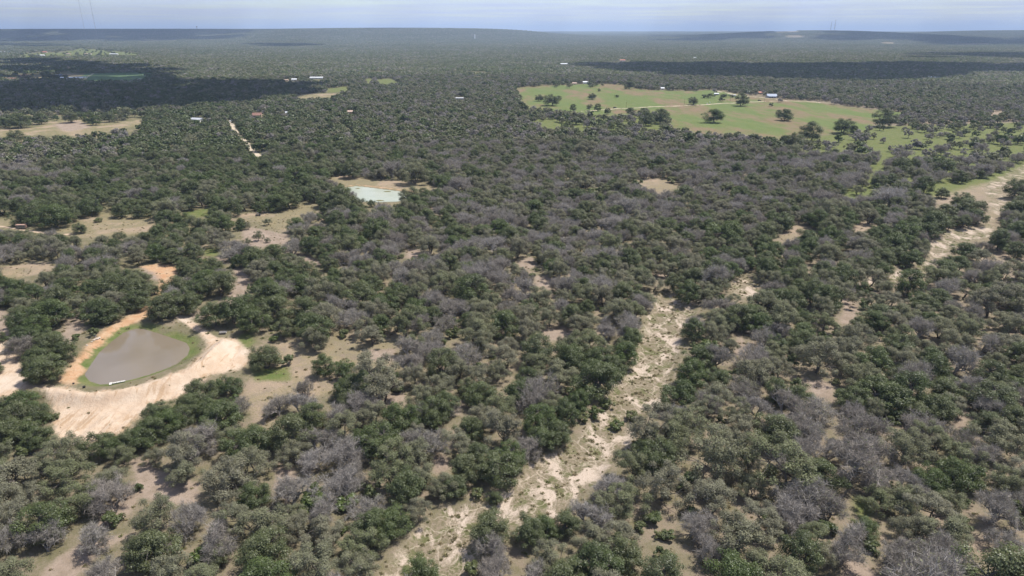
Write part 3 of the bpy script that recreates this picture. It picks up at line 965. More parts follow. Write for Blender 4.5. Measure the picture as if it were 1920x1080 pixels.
PARTMESH = {}
count = 0
for table, tag_ in ((KINDS, 'hi'), (LOW, 'lo')):
    for kind, lst in table.items():
        for i, (cg, tg, mats, bark, Rc, H) in enumerate(lst):
            o = bpy.data.objects.new('source_%03d' % count, joined(cg, tg, mats, bark))
            src.objects.link(o)
            SRC_INDEX[(tag_, kind, i)] = count
            count += 1
            if tag_ == 'hi':
                v, q, m, t = cg.arrays()
                cm = mesh_np('crown', v, q, [M[k] for k in mats], m, {'tint': ('FACE', t)})
                v, q, m, t = tg.arrays()
                tm = mesh_np('trunk', v, q, [M[bark]], m)
                PARTMESH[(kind, i)] = (cm, tm)

# far patches: some 60 m of canopy each, every tree a tuft of big leaf sprays
PATCH = 64.0
N_PATCH = 6
for s in range(N_PATCH):
    rs = np.random.RandomState(1300 + s)
    g = Geo()
    cell = 8.0
    n = int(PATCH / cell)
    for i in range(n):
        for j in range(n):
            if rs.rand() < 0.06:
                continue
            c = np.array([(i + .5 + rs.uniform(-.45, .45)) * cell - PATCH / 2, (j + .5 + rs.uniform(-.45, .45)) * cell - PATCH / 2, 0])
            rc, h = rs.uniform(3.4, 5.6), rs.uniform(4.6, 8.6)
            kd = rs.choice(3, p=[.55, .30, .15] if s < 4 else [.80, .15, .05])
            m = 34
            d = unit(rs, m, .7); d[:, 2] = np.abs(d[:, 2]) * 1.0 - .15
            p = c + np.stack([d[:, 0] * rc, d[:, 1] * rc, h * .45 + d[:, 2] * h * .52], -1)
            g.leaves(rs, p, d + .6 * unit(rs, m) + [0, 0, .3], 1.9 * rs.uniform(.7, 1.3, m), kd, np.clip(rs.rand() * .7 + .3 * rs.rand(m), 0, 1), .85)
    v, q, m, t = g.arrays()
    me = mesh_np('patch', v, q, [M['oak_leaf'], M['scrub_leaf'], M['far_twig']], m, {'tint': ('FACE', t)})
    o = bpy.data.objects.new('source_%03d' % count, me)
    src.objects.link(o)
    SRC_INDEX[('patch', s)] = count
    count += 1

# ground tufts
tsrc = bpy.data.collections.new('tuft_sources')
for s in range(5):
    rs = np.random.RandomState(1400 + s)
    g = Geo()
    n = 26
    a = np.stack([rs.randn(n) * .22, rs.randn(n) * .22, np.zeros(n)], -1)
    b = a + np.stack([rs.randn(n) * .30, rs.randn(n) * .30, rs.uniform(.15, .55, n)], -1)
    g.slivers(rs, a, b, .22, 0, rs.rand(n))
    p = np.stack([rs.randn(n) * .35, rs.randn(n) * .35, rs.uniform(.05, .35, n)], -1)
    g.leaves(rs, p, unit(rs, n, .8), .32, 0, rs.rand(n))
    v, q, m, t = g.arrays()
    o = bpy.data.objects.new('tuft_%03d' % s, mesh_np('tuft', v, q, [M['tuft']], m, {'tint': ('FACE', t)}))
    tsrc.objects.link(o)


def scatter(name, coll, pos, rotz, scale, index, label, category):
    """one object of instances on points"""
    me = bpy.data.meshes.new(name)
    n = len(pos)
    me.vertices.add(n)
    me.vertices.foreach_set('co', np.asarray(pos, np.float32).ravel())
    a = me.attributes.new('index', 'INT', 'POINT'); a.data.foreach_set('value', np.asarray(index, np.int32))
    a = me.attributes.new('turn', 'FLOAT_VECTOR', 'POINT')
    rv = np.zeros((n, 3), np.float32); rv[:, 2] = rotz
    a.data.foreach_set('vector', rv.ravel())
    a = me.attributes.new('size', 'FLOAT_VECTOR', 'POINT'); a.data.foreach_set('vector', np.asarray(scale, np.float32).ravel())
    o = link(name, me, kind='stuff', label=label, category=category)
    ng = bpy.data.node_groups.new(name, 'GeometryNodeTree')
    ng.interface.new_socket('Geometry', in_out='INPUT', socket_type='NodeSocketGeometry')
    ng.interface.new_socket('Geometry', in_out='OUTPUT', socket_type='NodeSocketGeometry')
    N, L = ng.nodes, ng.links
    gi, go = N.new('NodeGroupInput'), N.new('NodeGroupOutput')
    ci = N.new('GeometryNodeCollectionInfo')
    ci.inputs['Collection'].default_value = coll
    ci.inputs['Separate Children'].default_value = True
    ci.inputs['Reset Children'].default_value = True
    ip = N.new('GeometryNodeInstanceOnPoints')
    ip.inputs['Pick Instance'].default_value = True

    def na(nm, typ):
        k = N.new('GeometryNodeInputNamedAttribute'); k.data_type = typ
        k.inputs['Name'].default_value = nm
        return k.outputs['Attribute']
    L.new(gi.outputs[0], ip.inputs['Points'])
    L.new(ci.outputs[0], ip.inputs['Instance'])
    L.new(na('index', 'INT'), ip.inputs['Instance Index'])
    L.new(na('turn', 'FLOAT_VECTOR'), ip.inputs['Rotation'])
    L.new(na('size', 'FLOAT_VECTOR'), ip.inputs['Scale'])
    L.new(ip.outputs[0], go.inputs[0])
    md = o.modifiers.new('scatter', 'NODES')
    md.node_group = ng
    return o


# ------------------------------------------------------------------ where the trees stand
# tone of the woodland in the photograph: (pixel u, v, reach u, reach v, live_oak, scrub_oak, bare_tree) pulls the mix of kinds
TONE = [
    (400, 300, 210, 90, 6, .8, .2), (560, 340, 90, 70, 5, .8, .2), (130, 390, 90, 30, 5, .5, .1), (60, 300, 90, 40, .7, 1.2, 2.2),
    (170, 275, 80, 25, .8, 1.2, 1.5), (560, 280, 60, 40, .8, 1.5, 1.5),
    (1000, 220, 260, 60, .7, 1.6, 1.4), (800, 330, 200, 70, .9, 2, 1.0), (1180, 330, 250, 80, .6, 1.6, 2.2), (1400, 310, 160, 60, .5, 1.2, 2.6),
    (1650, 290, 220, 60, .5, .8, 3.0), (1720, 220, 220, 40, .6, 1.4, 1.8), (700, 430, 130, 40, .3, 1.2, 3.0), (1050, 440, 150, 60, .7, 1.5, 1.8),
    (1250, 410, 100, 50, .4, 1.0, 3.0), (1420, 470, 120, 70, 4, 1.2, .7), (1640, 440, 130, 60, 3, 1.0, .8), (1330, 560, 120, 60, 2.5, 1.5, .6),
    (1130, 520, 130, 70, .8, 2.2, 1.6), (850, 600, 180, 60, .8, 2.2, 1.4), (1000, 700, 170, 80, 1.4, 2.4, .8), (1080, 760, 110, 70, 2.5, 2.2, .5),
    (700, 700, 110, 70, 2.5, 1.5, .7), (660, 840, 110, 80, .8, 1.6, 1.8), (930, 850, 120, 70, 3, 1.8, .5), (300, 560, 160, 90, 4, 1.2, .4),
    (520, 560, 140, 60, 4, 1.0, .5), (100, 640, 70, 60, 6, .3, .5), (60, 780, 80, 60, 5, .8, .1), (300, 790, 130, 60, 5, .8, .3),
    (150, 900, 160, 100, .8, 2.4, 1.0), (400, 950, 200, 120, .9, 2.2, 1.0), (720, 960, 120, 90, 2.0, 2.4, .4), (1000, 1040, 90, 50, .8, 1.2, 2.4),
    (1300, 800, 110, 80, 1.2, 2.6, .3), (1250, 960, 160, 80, .9, 2.6, .7), (1480, 930, 130, 110, .5, 1.6, 2.4), (1500, 650, 170, 60, .9, 2.4, 1.2),
    (1700, 720, 130, 60, 3, 1.6, .4), (1800, 600, 150, 70, 1.6, 2.0, .8), (1620, 830, 160, 60, .6, 1.4, 2.0), (1750, 900, 150, 70, 1.2, 2.4, .9),
    (1600, 580, 100, 40, 1.2, 1.6, 1.0), (40, 480, 80, 40, .8, 1.4, 2.0), (200, 480, 120, 40, 1.0, 2.2, 1.0),
]
rng = np.random.RandomState(5)


def mix_of(x, y):
    u, v, f = project(x, y, 3.0)
    w = np.full((len(x), 3), 0.0) + np.array([1.1, 1.5, .9]) * 0.35
    for (cu, cv, ru, rv, *k) in TONE:
        g = np.exp(-((u - cu) / ru) ** 2 - ((v - cv) / rv) ** 2)
        w += g[:, None] * np.array(k) * np.array([1.1, 1.0, .72])
    w[:, 0] *= np.exp(0.5 * wnoise(x, y, 38, off=1)); w[:, 2] *= np.exp(0.6 * wnoise(x, y, 30, off=9))
    return w / w.sum(1, keepdims=True)


def keep_prob(x, y, hgt, rc):
    """0 where the photograph shows open ground under or behind the crown, else the share of trees kept"""
    p = np.ones(len(x))
    pts = []
    for zz in (0.0, hgt * .45, hgt * .9):
        u, v, f = project(x, y, zz)
        pts.append((u, v, f))
    u0, v0, f0 = pts[0]
    dpx = F * rc / f0
    for poly in CLEAR_PX:
        poly = np.asarray(poly, float)
        m = (u0 > poly[:, 0].min() - 140) & (u0 < poly[:, 0].max() + 140) & (v0 > poly[:, 1].min() - 60) & (v0 < poly[:, 1].max() + 90)
        idx = np.where(m)[0]
        if len(idx) == 0:
            continue
        bad = np.zeros(len(idx), bool)
        for (u, v, f) in pts:
            bad |= inside(u[idx], v[idx], poly)
        for k_ in (-.75, .75):
            bad |= inside(u0[idx] + k_ * dpx[idx], pts[1][1][idx], poly)
        p[idx[bad]] = 0
    for poly, s, k in SPARSE:
        p[inside(u0, v0, poly) & (p > 0)] *= s
    p *= np.where(wnoise(x, y, 47, off=6) + .5 * wnoise(x, y, 19, off=12) > .62, .30, 1)
    for nme, (pts_, w) in ROADS.items():
        p[line_dist(x, y, pts_) < w + 1.5] = 0
    return p


placed = []                                             # x, y, crown radius, height factor, kind, variant
# trees that can be picked out singly: pixel of the foot, crown width in pixels, kind
FEATURE = [
    # meadow
    (1339, 230, 35, 'live_oak'), (1471, 226, 31, 'live_oak'), (1459, 217, 12, 'live_oak'), (1389, 197, 26, 'live_oak'), (1300, 195, 19, 'live_oak'),
    (1446, 198, 8, 'bush'), (1110, 185, 15, 'live_oak'), (1123, 170, 6, 'live_oak'), (1156, 181, 8, 'bush'), (1075, 207, 14, 'live_oak'), (1106, 206, 14, 'scrub_oak'),
    (1121, 207, 15, 'live_oak'), (1138, 213, 12, 'live_oak'), (1011, 188, 16, 'live_oak'), (1035, 197, 30, 'live_oak'), (1046, 187, 12, 'live_oak'),
    (1353, 189, 11, 'bush'), (1320, 182, 12, 'bush'), (1332, 182, 14, 'bush'), (1360, 180, 16, 'bush'), (1372, 181, 8, 'bush'), (1460, 190, 14, 'bare_tree'),
    (1338, 173, 12, 'bare_tree'), (1211, 236, 30, 'live_oak'), (1238, 232, 32, 'live_oak'), (1182, 216, 18, 'live_oak'), (1180, 165, 20, 'live_oak'),
    # clearing with the trailer
    (108, 426, 62, 'live_oak'), (42, 422, 34, 'live_oak'), (75, 418, 60, 'live_oak'), (152, 437, 24, 'live_oak'), (185, 416, 16, 'bush'), (170, 405, 40, 'live_oak'),
    (228, 408, 34, 'live_oak'), (265, 408, 34, 'live_oak'), (130, 402, 40, 'live_oak'), (315, 410, 60, 'scrub_oak'), (370, 440, 42, 'scrub_oak'), (502, 422, 18, 'scrub_oak'), (490, 399, 12, 'bush'),
    (452, 432, 16, 'live_oak'), (466, 430, 12, 'scrub_oak'), (465, 460, 16, 'scrub_oak'), (485, 452, 20, 'scrub_oak'), (502, 455, 12, 'scrub_oak'),
    (555, 435, 36, 'live_oak'), (612, 400, 26, 'live_oak'), (640, 388, 50, 'live_oak'), (611, 388, 40, 'live_oak'), (697, 388, 16, 'live_oak'),
    (662, 333, 40, 'live_oak'), (715, 332, 34, 'live_oak'), (778, 344, 52, 'scrub_oak'), (795, 376, 24, 'live_oak'), (826, 382, 36, 'live_oak'), (770, 384, 46, 'scrub_oak'), (727, 338, 9, 'bush'),
    # round the brown pond
    (262, 566, 52, 'live_oak'), (290, 552, 20, 'live_oak'), (312, 596, 60, 'live_oak'), (350, 588, 56, 'live_oak'), (330, 555, 50, 'live_oak'), (372, 560, 46, 'live_oak'),
    (404, 612, 52, 'live_oak'), (440, 606, 60, 'live_oak'), (478, 622, 54, 'live_oak'), (520, 600, 70, 'live_oak'), (500, 560, 44, 'live_oak'),
    (540, 630, 46, 'live_oak'), (575, 600, 56, 'live_oak'), (590, 658, 52, 'scrub_oak'), (500, 690, 58, 'live_oak'), (540, 684, 22, 'bush'),
    (175, 612, 24, 'bush'), (144, 636, 14, 'bush'), (45, 610, 48, 'live_oak'), (100, 668, 54, 'live_oak'), (124, 674, 42, 'live_oak'), (85, 716, 66, 'live_oak'),
    (72, 714, 48, 'live_oak'), (42, 668, 44, 'bare_tree'), (190, 606, 60, 'live_oak'), (215, 602, 40, 'live_oak'), (150, 592, 50, 'scrub_oak'), (98, 655, 50, 'live_oak'),
    (105, 782, 19, 'bush'), (40, 800, 62, 'live_oak'), (70, 790, 52, 'live_oak'), (30, 830, 66, 'live_oak'), (60, 825, 40, 'live_oak'), (14, 775, 40, 'live_oak'),
    (-6, 700, 26, 'live_oak'), (5, 640, 20, 'live_oak'),
    (380, 752, 58, 'live_oak'), (358, 778, 50, 'live_oak'), (434, 738, 46, 'live_oak'), (262, 842, 56, 'live_oak'), (290, 828, 64, 'live_oak'), (318, 810, 60, 'live_oak'),
    (195, 855, 58, 'live_oak'), (218, 856, 44, 'live_oak'), (245, 846, 46, 'live_oak'), (345, 800, 50, 'live_oak'), (395, 832, 62, 'scrub_oak'), (440, 838, 62, 'scrub_oak'),
    (372, 850, 66, 'bare_tree'), (450, 775, 36, 'bare_tree'), (290, 872, 40, 'scrub_oak'), (525, 780, 52, 'bare_tree'), (575, 745, 30, 'bare_tree'), (505, 782, 24, 'bush'),
    (548, 840, 80, 'live_oak'), (585, 800, 60, 'live_oak'), (505, 838, 36, 'live_oak'), (610, 705, 44, 'live_oak'), (645, 710, 44, 'live_oak'), (262, 920, 22, 'bush'),
    (160, 960, 80, 'scrub_oak'), (212, 950, 66, 'bare_tree'), (350, 910, 66, 'scrub_oak'), (430, 930, 96, 'scrub_oak'), (470, 900, 80, 'scrub_oak'), (235, 870, 50, 'scrub_oak'),
    (210, 985, 32, 'bush'), (40, 920, 90, 'scrub_oak'), (100, 900, 80, 'scrub_oak'), (85, 1010, 90, 'live_oak'), (300, 1000, 80, 'scrub_oak'), (295, 1060, 90, 'live_oak'),
    (400, 1040, 80, 'bare_tree'), (405, 1062, 46, 'live_oak'), (375, 1058, 36, 'bush'), (130, 860, 60, 'scrub_oak'), (165, 1040, 60, 'bare_tree'), (90, 1035, 50, 'bare_tree'),
    (548, 950, 66, 'bare_tree'), (590, 955, 50, 'bush'), (640, 880, 60, 'bare_tree'), (600, 880, 60, 'bare_tree'),
    # between pond and wash
    (680, 740, 62, 'live_oak'), (655, 745, 60, 'live_oak'), (720, 705, 26, 'bush'), (810, 790, 66, 'live_oak'), (840, 775, 50, 'live_oak'), (775, 705, 60, 'bare_tree'),
    (870, 690, 60, 'bare_tree'), (800, 790, 30, 'bare_tree'), (840, 780, 36, 'bare_tree'), (900, 880, 60, 'live_oak'), (935, 900, 80, 'live_oak'), (960, 880, 60, 'live_oak'),
    (880, 900, 60, 'live_oak'), (780, 880, 70, 'scrub_oak'), (720, 860, 80, 'live_oak'), (690, 840, 60, 'live_oak'), (900, 760, 60, 'live_oak'), (1040, 830, 60, 'live_oak'),
    (1015, 840, 60, 'live_oak'), (1060, 800, 56, 'live_oak'), (1085, 770, 44, 'live_oak'), (1140, 766, 28, 'bush'), (1156, 803, 24, 'bush'), (1183, 786, 22, 'bush'),
    (1118, 785, 24, 'bush'), (930, 945, 30, 'live_oak'), (850, 930, 50, 'live_oak'), (830, 930, 60, 'scrub_oak'), (760, 940, 70, 'live_oak'), (790, 920, 66, 'scrub_oak'),
    (690, 975, 60, 'bare_tree'), (660, 905, 50, 'bare_tree'), (740, 1000, 70, 'live_oak'), (700, 1010, 70, 'live_oak'), (680, 1040, 80, 'scrub_oak'), (655, 950, 40, 'bush'),
    (920, 1015, 76, 'live_oak'), (790, 1095, 70, 'live_oak'), (890, 1075, 32, 'bush'), (940, 1090, 70, 'bare_tree'), (990, 1020, 60, 'live_oak'), (1020, 1010, 50, 'live_oak'),
    (1060, 1000, 56, 'live_oak'), (1030, 1075, 80, 'scrub_oak'), (1170, 690, 50, 'live_oak'), (1150, 705, 50, 'live_oak'), (1120, 700, 60, 'live_oak'), (1180, 655, 46, 'live_oak'),
    (1190, 600, 44, 'scrub_oak'), (1210, 575, 44, 'scrub_oak'), (1080, 680, 60, 'live_oak'), (1225, 545, 40, 'scrub_oak'),
    # right of the wash
    (1323, 655, 40, 'bush'), (1370, 663, 30, 'scrub_oak'), (1300, 640, 44, 'live_oak'), (1295, 720, 60, 'live_oak'), (1310, 690, 56, 'live_oak'), (1380, 620, 60, 'live_oak'),
    (1345, 610, 50, 'scrub_oak'), (1405, 610, 56, 'live_oak'), (1290, 570, 50, 'live_oak'), (1350, 550, 40, 'scrub_oak'), (1320, 552, 36, 'scrub_oak'),
    (1215, 840, 80, 'scrub_oak'), (1250, 845, 90, 'scrub_oak'), (1210, 860, 50, 'live_oak'), (1290, 830, 90, 'scrub_oak'), (1170, 960, 80, 'scrub_oak'), (1130, 970, 60, 'scrub_oak'),
    (1180, 900, 70, 'scrub_oak'), (1150, 930, 70, 'bare_tree'), (1240, 940, 90, 'scrub_oak'), (1480, 585, 50, 'live_oak'), (1445, 580, 50, 'live_oak'), (1545, 580, 62, 'live_oak'),
    (1520, 570, 50, 'live_oak'), (1620, 580, 18, 'bush'), (1590, 550, 20, 'live_oak'), (1615, 552, 28, 'live_oak'), (1700, 555, 56, 'live_oak'), (1660, 555, 40, 'scrub_oak'),
    (1755, 575, 46, 'live_oak'), (1770, 525, 56, 'live_oak'), (1795, 510, 40, 'live_oak'), (1830, 550, 26, 'bush'), (1700, 765, 80, 'live_oak'), (1660, 775, 80, 'live_oak'),
    (1640, 755, 70, 'live_oak'), (1750, 790, 66, 'live_oak'), (1720, 800, 60, 'live_oak'), (1780, 775, 50, 'scrub_oak'), (1485, 885, 58, 'bare_tree'), (1550, 1000, 32, 'bush'),
    (1470, 980, 110, 'bare_tree'), (1510, 975, 80, 'bare_tree'), (1690, 960, 80, 'scrub_oak'), (1640, 960, 70, 'scrub_oak'), (1740, 980, 80, 'scrub_oak'), (1780, 960, 60, 'scrub_oak'),
    (1700, 1015, 66, 'scrub_oak'), (1850, 980, 70, 'bare_tree'), (1880, 1035, 50, 'bare_tree'), (1700, 1065, 60, 'bare_tree'), (1750, 850, 60, 'scrub_oak'), (1800, 845, 50, 'bare_tree'),
    (1620, 1010, 50, 'live_oak'), (1500, 1070, 80, 'live_oak'), (1540, 1060, 60, 'scrub_oak'), (1750, 855, 56, 'scrub_oak'), (1790, 735, 30, 'bare_tree'), (1630, 860, 76, 'bare_tree'),
    # far edge of the upper wash
    (1765, 372, 26, 'live_oak'), (1803, 392, 40, 'live_oak'), (1830, 420, 36, 'live_oak'), (1800, 428, 30, 'live_oak'), (1780, 425, 26, 'bush'), (1735, 400, 36, 'scrub_oak'),
    (1810, 405, 48, 'live_oak'), (1745, 440, 50, 'live_oak'), (1700, 450, 50, 'live_oak'), (1725, 485, 30, 'scrub_oak'), (1640, 505, 36, 'live_oak'), (1600, 510, 40, 'live_oak'),
    (1660, 500, 34, 'live_oak'), (1550, 500, 50, 'scrub_oak'), (1680, 490, 40, 'live_oak'), (1905, 370, 40, 'live_oak'), (1900, 410, 40, 'live_oak'), (1880, 455, 34, 'live_oak'),
    (1805, 485, 40, 'live_oak'), (1870, 470, 40, 'live_oak'), (1835, 498, 40, 'scrub_oak'), (1900, 485, 36, 'live_oak'),
    # grey trees on the grass
    (1606, 307, 28, 'bare_tree'), (1640, 308, 24, 'bare_tree'), (1675, 332, 42, 'bare_tree'), (1740, 345, 40, 'bare_tree'), (1760, 340, 40, 'bare_tree'), (1804, 336, 28, 'bare_tree'),
    (1845, 318, 28, 'scrub_oak'), (1883, 318, 34, 'bare_tree'), (1765, 290, 40, 'bare_tree'), (1838, 288, 34, 'bare_tree'), (1800, 308, 36, 'bare_tree'), (1865, 320, 30, 'bare_tree'),
    (1560, 300, 36, 'bare_tree'), (1585, 300, 30, 'bare_tree'), (1700, 300, 40, 'bare_tree'), (1720, 310, 36, 'bare_tree'), (1905, 305, 28, 'bare_tree'), (1695, 360, 26, 'bare_tree'),
    (1644, 358, 16, 'bush'), (1660, 362, 24, 'scrub_oak'), (1608, 366, 26, 'scrub_oak'), (1480, 280, 40, 'live_oak'), (1520, 265, 44, 'live_oak'), (1580, 250, 40, 'live_oak'),
    (1600, 252, 16, 'live_oak'), (1655, 238, 44, 'live_oak'), (1196, 352, 20, 'bush'), (1095, 350, 20, 'bush'), (1260, 342, 18, 'bush'), (1115, 370, 30, 'bush'),
    (40, 240, 40, 'live_oak'), (78, 233, 26, 'live_oak'), (134, 230, 28, 'live_oak'), (168, 231, 26, 'live_oak'), (205, 229, 24, 'live_oak'), (235, 222, 26, 'scrub_oak'), (10, 240, 24, 'live_oak'),
    (180, 235, 22, 'live_oak'), (30, 268, 30, 'live_oak'),
]
frs = np.random.RandomState(21)
for (u, v, wpx, kind) in FEATURE:
    x, y = P(u, v)
    if y < 900:
        z0 = float(height(np.array([x]), np.array([y]))[0])
        x, y = P(u, v, z0)
    f = project(x, y, 0)[2]
    R_ = wpx / F * f / 2 * 1.08
    if kind == 'bare_tree':
        R_ = min(R_, 5.2)
    placed.append((x, y, R_, kind, 1))
cell = 14.0
grid = {}


def gkey(x, y):
    return (int(x // cell), int(y // cell))


for i, p_ in enumerate(placed):
    grid.setdefault(gkey(p_[0], p_[1]), []).append(i)

NEAR = 640.0
n_try = 60000
az = np.radians(rng.uniform(-49, 49, n_try))
rr = np.sqrt(rng.uniform(82 ** 2, NEAR ** 2, n_try))
tx, ty = rr * np.sin(az), rr * np.cos(az)
mixw = mix_of(tx, ty)
kd = (rng.rand(n_try)[:, None] > np.cumsum(mixw, 1)).sum(1)
base_r = np.array([5.4, 5.3, 4.2])[kd] * np.exp(rng.randn(n_try) * .22)
small = rng.rand(n_try) < .10
base_r = np.where(small, rng.uniform(1.2, 2.0, n_try), base_r)
kp = keep_prob(tx, ty, base_r * 1.45, base_r)
ok = rng.rand(n_try) < kp
names = ['live_oak', 'scrub_oak', 'bare_tree']
for i in np.where(ok)[0]:
    x, y, r_ = tx[i], ty[i], base_r[i]
    gx, gy = gkey(x, y)
    good = True
    for a in (-1, 0, 1):
        for b in (-1, 0, 1):
            for j in grid.get((gx + a, gy + b), ()):
                q = placed[j]
                lim = 0.64 * (r_ + q[2]) if not q[4] else 0.64 * (r_ + q[2])
                if (q[0] - x) ** 2 + (q[1] - y) ** 2 < lim * lim:
                    good = False
                    break
            if not good:
                break
        if not good:
            break
    if good:
        kind = 'bush' if small[i] else names[kd[i]]
        grid.setdefault((gx, gy), []).append(len(placed))
        placed.append((x, y, r_, kind, 0))

PX = np.array([p[0] for p in placed]); PY = np.array([p[1] for p in placed]); PR = np.array([p[2] for p in placed])
PZ = height(PX, PY)
PK = np.array([p[3] for p in placed])
prs = np.random.RandomState(33)
PVAR = np.array([prs.randint(len(KINDS[k])) for k in PK])
PVAR = np.where((PK == 'live_oak') & (PY > 500), PVAR % 4, PVAR)
PROT = prs.uniform(0, 6.28, len(placed))
PS = np.array([PR[i] / KINDS[PK[i]][PVAR[i]][4] for i in range(len(placed))])
PSZ = np.clip(PS ** .85 * prs.uniform(.88, 1.12, len(placed)), .25, 2.3)

# the 300 of a kind that show largest are trees of their own, the rest one wood
pu, pv, pf = project(PX, PY, PZ + 2.5)
inview = (pu > -40) & (pu < 1960) & (pv < 1120) & (pv > 0)
size_px = PR / pf * F * inview
feat = np.array([p[4] for p in placed]) > 0
single = np.zeros(len(placed), bool)
LIMIT = {'live_oak': 295, 'scrub_oak': 295, 'bare_tree': 290, 'bush': 120}
for k, n in LIMIT.items():
    idx = np.where((PK == k) & inview)[0]
    order = idx[np.argsort(-(size_px[idx] + feat[idx] * 1000))]
    single[order[:n]] = True

dp1 = sdf(PX, PY, POND, 200); dp2 = sdf(PX, PY, POND2, 200)
dw = np.minimum(np.minimum(sdf(PX, PY, WASH, 200), sdf(PX, PY, WASH2, 200)), sdf(PX, PY, WASH3, 200))
dm = sdf(PX, PY, MEADOW, 200)
ddam = sdf(PX, PY, DAM, 200)
dclear = sdf(PX, PY, PP(OPEN[2][0]), 200)
dcl2 = sdf(PX, PY, PP(OPEN[4][0]), 200)
droad = line_dist(PX, PY, ROADS['dirt_road'][0])
wash_x = np.interp(PY, WASH[:, 1][:21], WASH[:, 0][:21])
grassp = PP(SPARSE[0][0])
dgr = sdf(PX, PY, grassp, 200)


def zone(i):
    if dm[i] < 0: return 'out in the green meadow'
    if dp1[i] < 14: return 'on the brown pond bank'
    if ddam[i] < 9: return 'below the sand dam'
    if dp2[i] < 16: return 'by the pale green pond'
    if dclear[i] < 8: return 'by the livestock trailer clearing'
    if dcl2[i] < 8: return 'by the clearing with the buggy'
    if dgr[i] < 0: return 'on open grass past the wash'
    if dw[i] < 1.5: return 'in the dry sandy wash'
    if dw[i] < 5: return 'right beside the wash'
    if dw[i] < 12: return 'just back from the wash'
    if dm[i] < 14: return 'on the edge of the meadow'
    if droad[i] < 12: return 'beside the sandy dirt road'
    if PY[i] > 300: return 'in deep woods past the pond'
    if PX[i] > wash_x[i]:
        if dw[i] > 70: return 'in woods far across the wash'
        return 'in the thicket across the wash'
    if PX[i] < -45: return 'in thin woods below the dam'
    return 'between the pond and wash'


NEXTTO = {'live_oak': 'dark oak', 'scrub_oak': 'pale oak', 'bare_tree': 'leafless tree', 'bush': 'bush'}


def beside(i):
    d = np.hypot(PX - PX[i], PY - PY[i]); d[i] = 1e9
    near_ = np.where(d < PR + PR[i])[0]
    if len(near_) == 0:
        return 'standing clear'
    near_ = near_[np.argsort(d[near_])]
    a = NEXTTO[str(PK[near_[0]])]
    if len(near_) > 1:
        b = NEXTTO[str(PK[near_[1]])]
        if a != b:
            return 'between %s and %s' % tuple(sorted((a, b)))
    return 'against a ' + a


LOOK = {'live_oak': ('medium dark green oak', 'small dark green oak', 'big dark green oak'),
        'scrub_oak': ('medium pale green oak', 'small pale green oak', 'big pale green oak'),
        'bare_tree': ('medium leafless grey tree', 'small leafless grey tree', 'big leafless grey tree'),
        'bush': ('rounded green bush', 'little green bush', 'large green bush')}
CAT = {'live_oak': 'tree', 'scrub_oak': 'tree', 'bare_tree': 'tree', 'bush': 'bush'}
MIDR = {'live_oak': (3.6, 5.2), 'scrub_oak': (3.3, 4.8), 'bare_tree': (2.8, 4.2), 'bush': (1.4, 2.2)}


def make_tree(i):
    k = str(PK[i])
    lo, hi = MIDR[k]
    look = LOOK[k][1 if PR[i] < lo else 2 if PR[i] > hi else 0]
    zn = zone(i)
    e = link(k, None, label=look + ' ' + beside(i) + ' ' + zn, category=CAT[k], group=look + 's ' + zn if k != 'bush' else look + 'es ' + zn)
    e.location = (PX[i], PY[i], PZ[i])
    e.rotation_euler = (0, 0, PROT[i])
    e.scale = (PS[i], PS[i], PSZ[i])
    cm, tm = PARTMESH[(k, PVAR[i])]
    link('crown', cm, e)
    link('trunk' if k != 'bush' else 'stem', tm, e)


for i in np.where(single)[0]:
    make_tree(i)

# the rest of the near wood, then the far wood
rest = np.where(~single)[0]
W_pos = [np.stack([PX[rest], PY[rest], PZ[rest]], -1)]
W_rot = [PROT[rest]]
W_scl = [np.stack([PS[rest], PS[rest], PSZ[rest]], -1)]
W_idx = [np.array([SRC_INDEX[('hi', PK[i], PVAR[i])] for i in rest])]

MID = 1700.0
g = 7.6
xs = np.arange(-1400, 1400, g); ys = np.arange(300, MID + 50, g)
mx_, my_ = np.meshgrid(xs, ys)
mx_ = mx_.ravel() + rng.uniform(-.48, .48, mx_.size) * g
my_ = my_.ravel() + rng.uniform(-.48, .48, my_.size) * g
mr_ = np.hypot(mx_, my_)
sel = (mr_ > NEAR) & (mr_ < MID) & (np.abs(np.arctan2(mx_, my_)) < R(43))
mx_, my_ = mx_[sel], my_[sel]
k_ = rng.rand(len(mx_))
mw = mix_of(mx_, my_)
mk = (k_[:, None] > np.cumsum(mw, 1)).sum(1)
mk = np.clip(mk, 0, 2)
mr2 = np.array([4.5, 4.1, 3.6])[mk] * np.exp(rng.randn(len(mk)) * .2)
kp = keep_prob(mx_, my_, mr2 * 1.2, mr2 * .6) * .93
# keep clear of the trees picked out in the meadow
sel = rng.rand(len(mx_)) < kp
for i in np.where(feat & (np.hypot(PX, PY) > NEAR - 30))[0]:
    sel &= np.hypot(mx_ - PX[i], my_ - PY[i]) > PR[i] + 3.0
mx_, my_, mk, mr2 = mx_[sel], my_[sel], mk[sel], mr2[sel]
var = rng.randint(0, 5, len(mx_))
W_pos.append(np.stack([mx_, my_, height(mx_, my_)], -1))
W_rot.append(rng.uniform(0, 6.28, len(mx_)))
s_ = mr2 / np.array([5.1, 4.5, 4.3])[mk]
W_scl.append(np.stack([s_, s_, s_ ** .7 * rng.uniform(.9, 1.2, len(s_))], -1))
W_idx.append(np.array([SRC_INDEX[('lo', names[a], b)] for a, b in zip(mk, var)]))

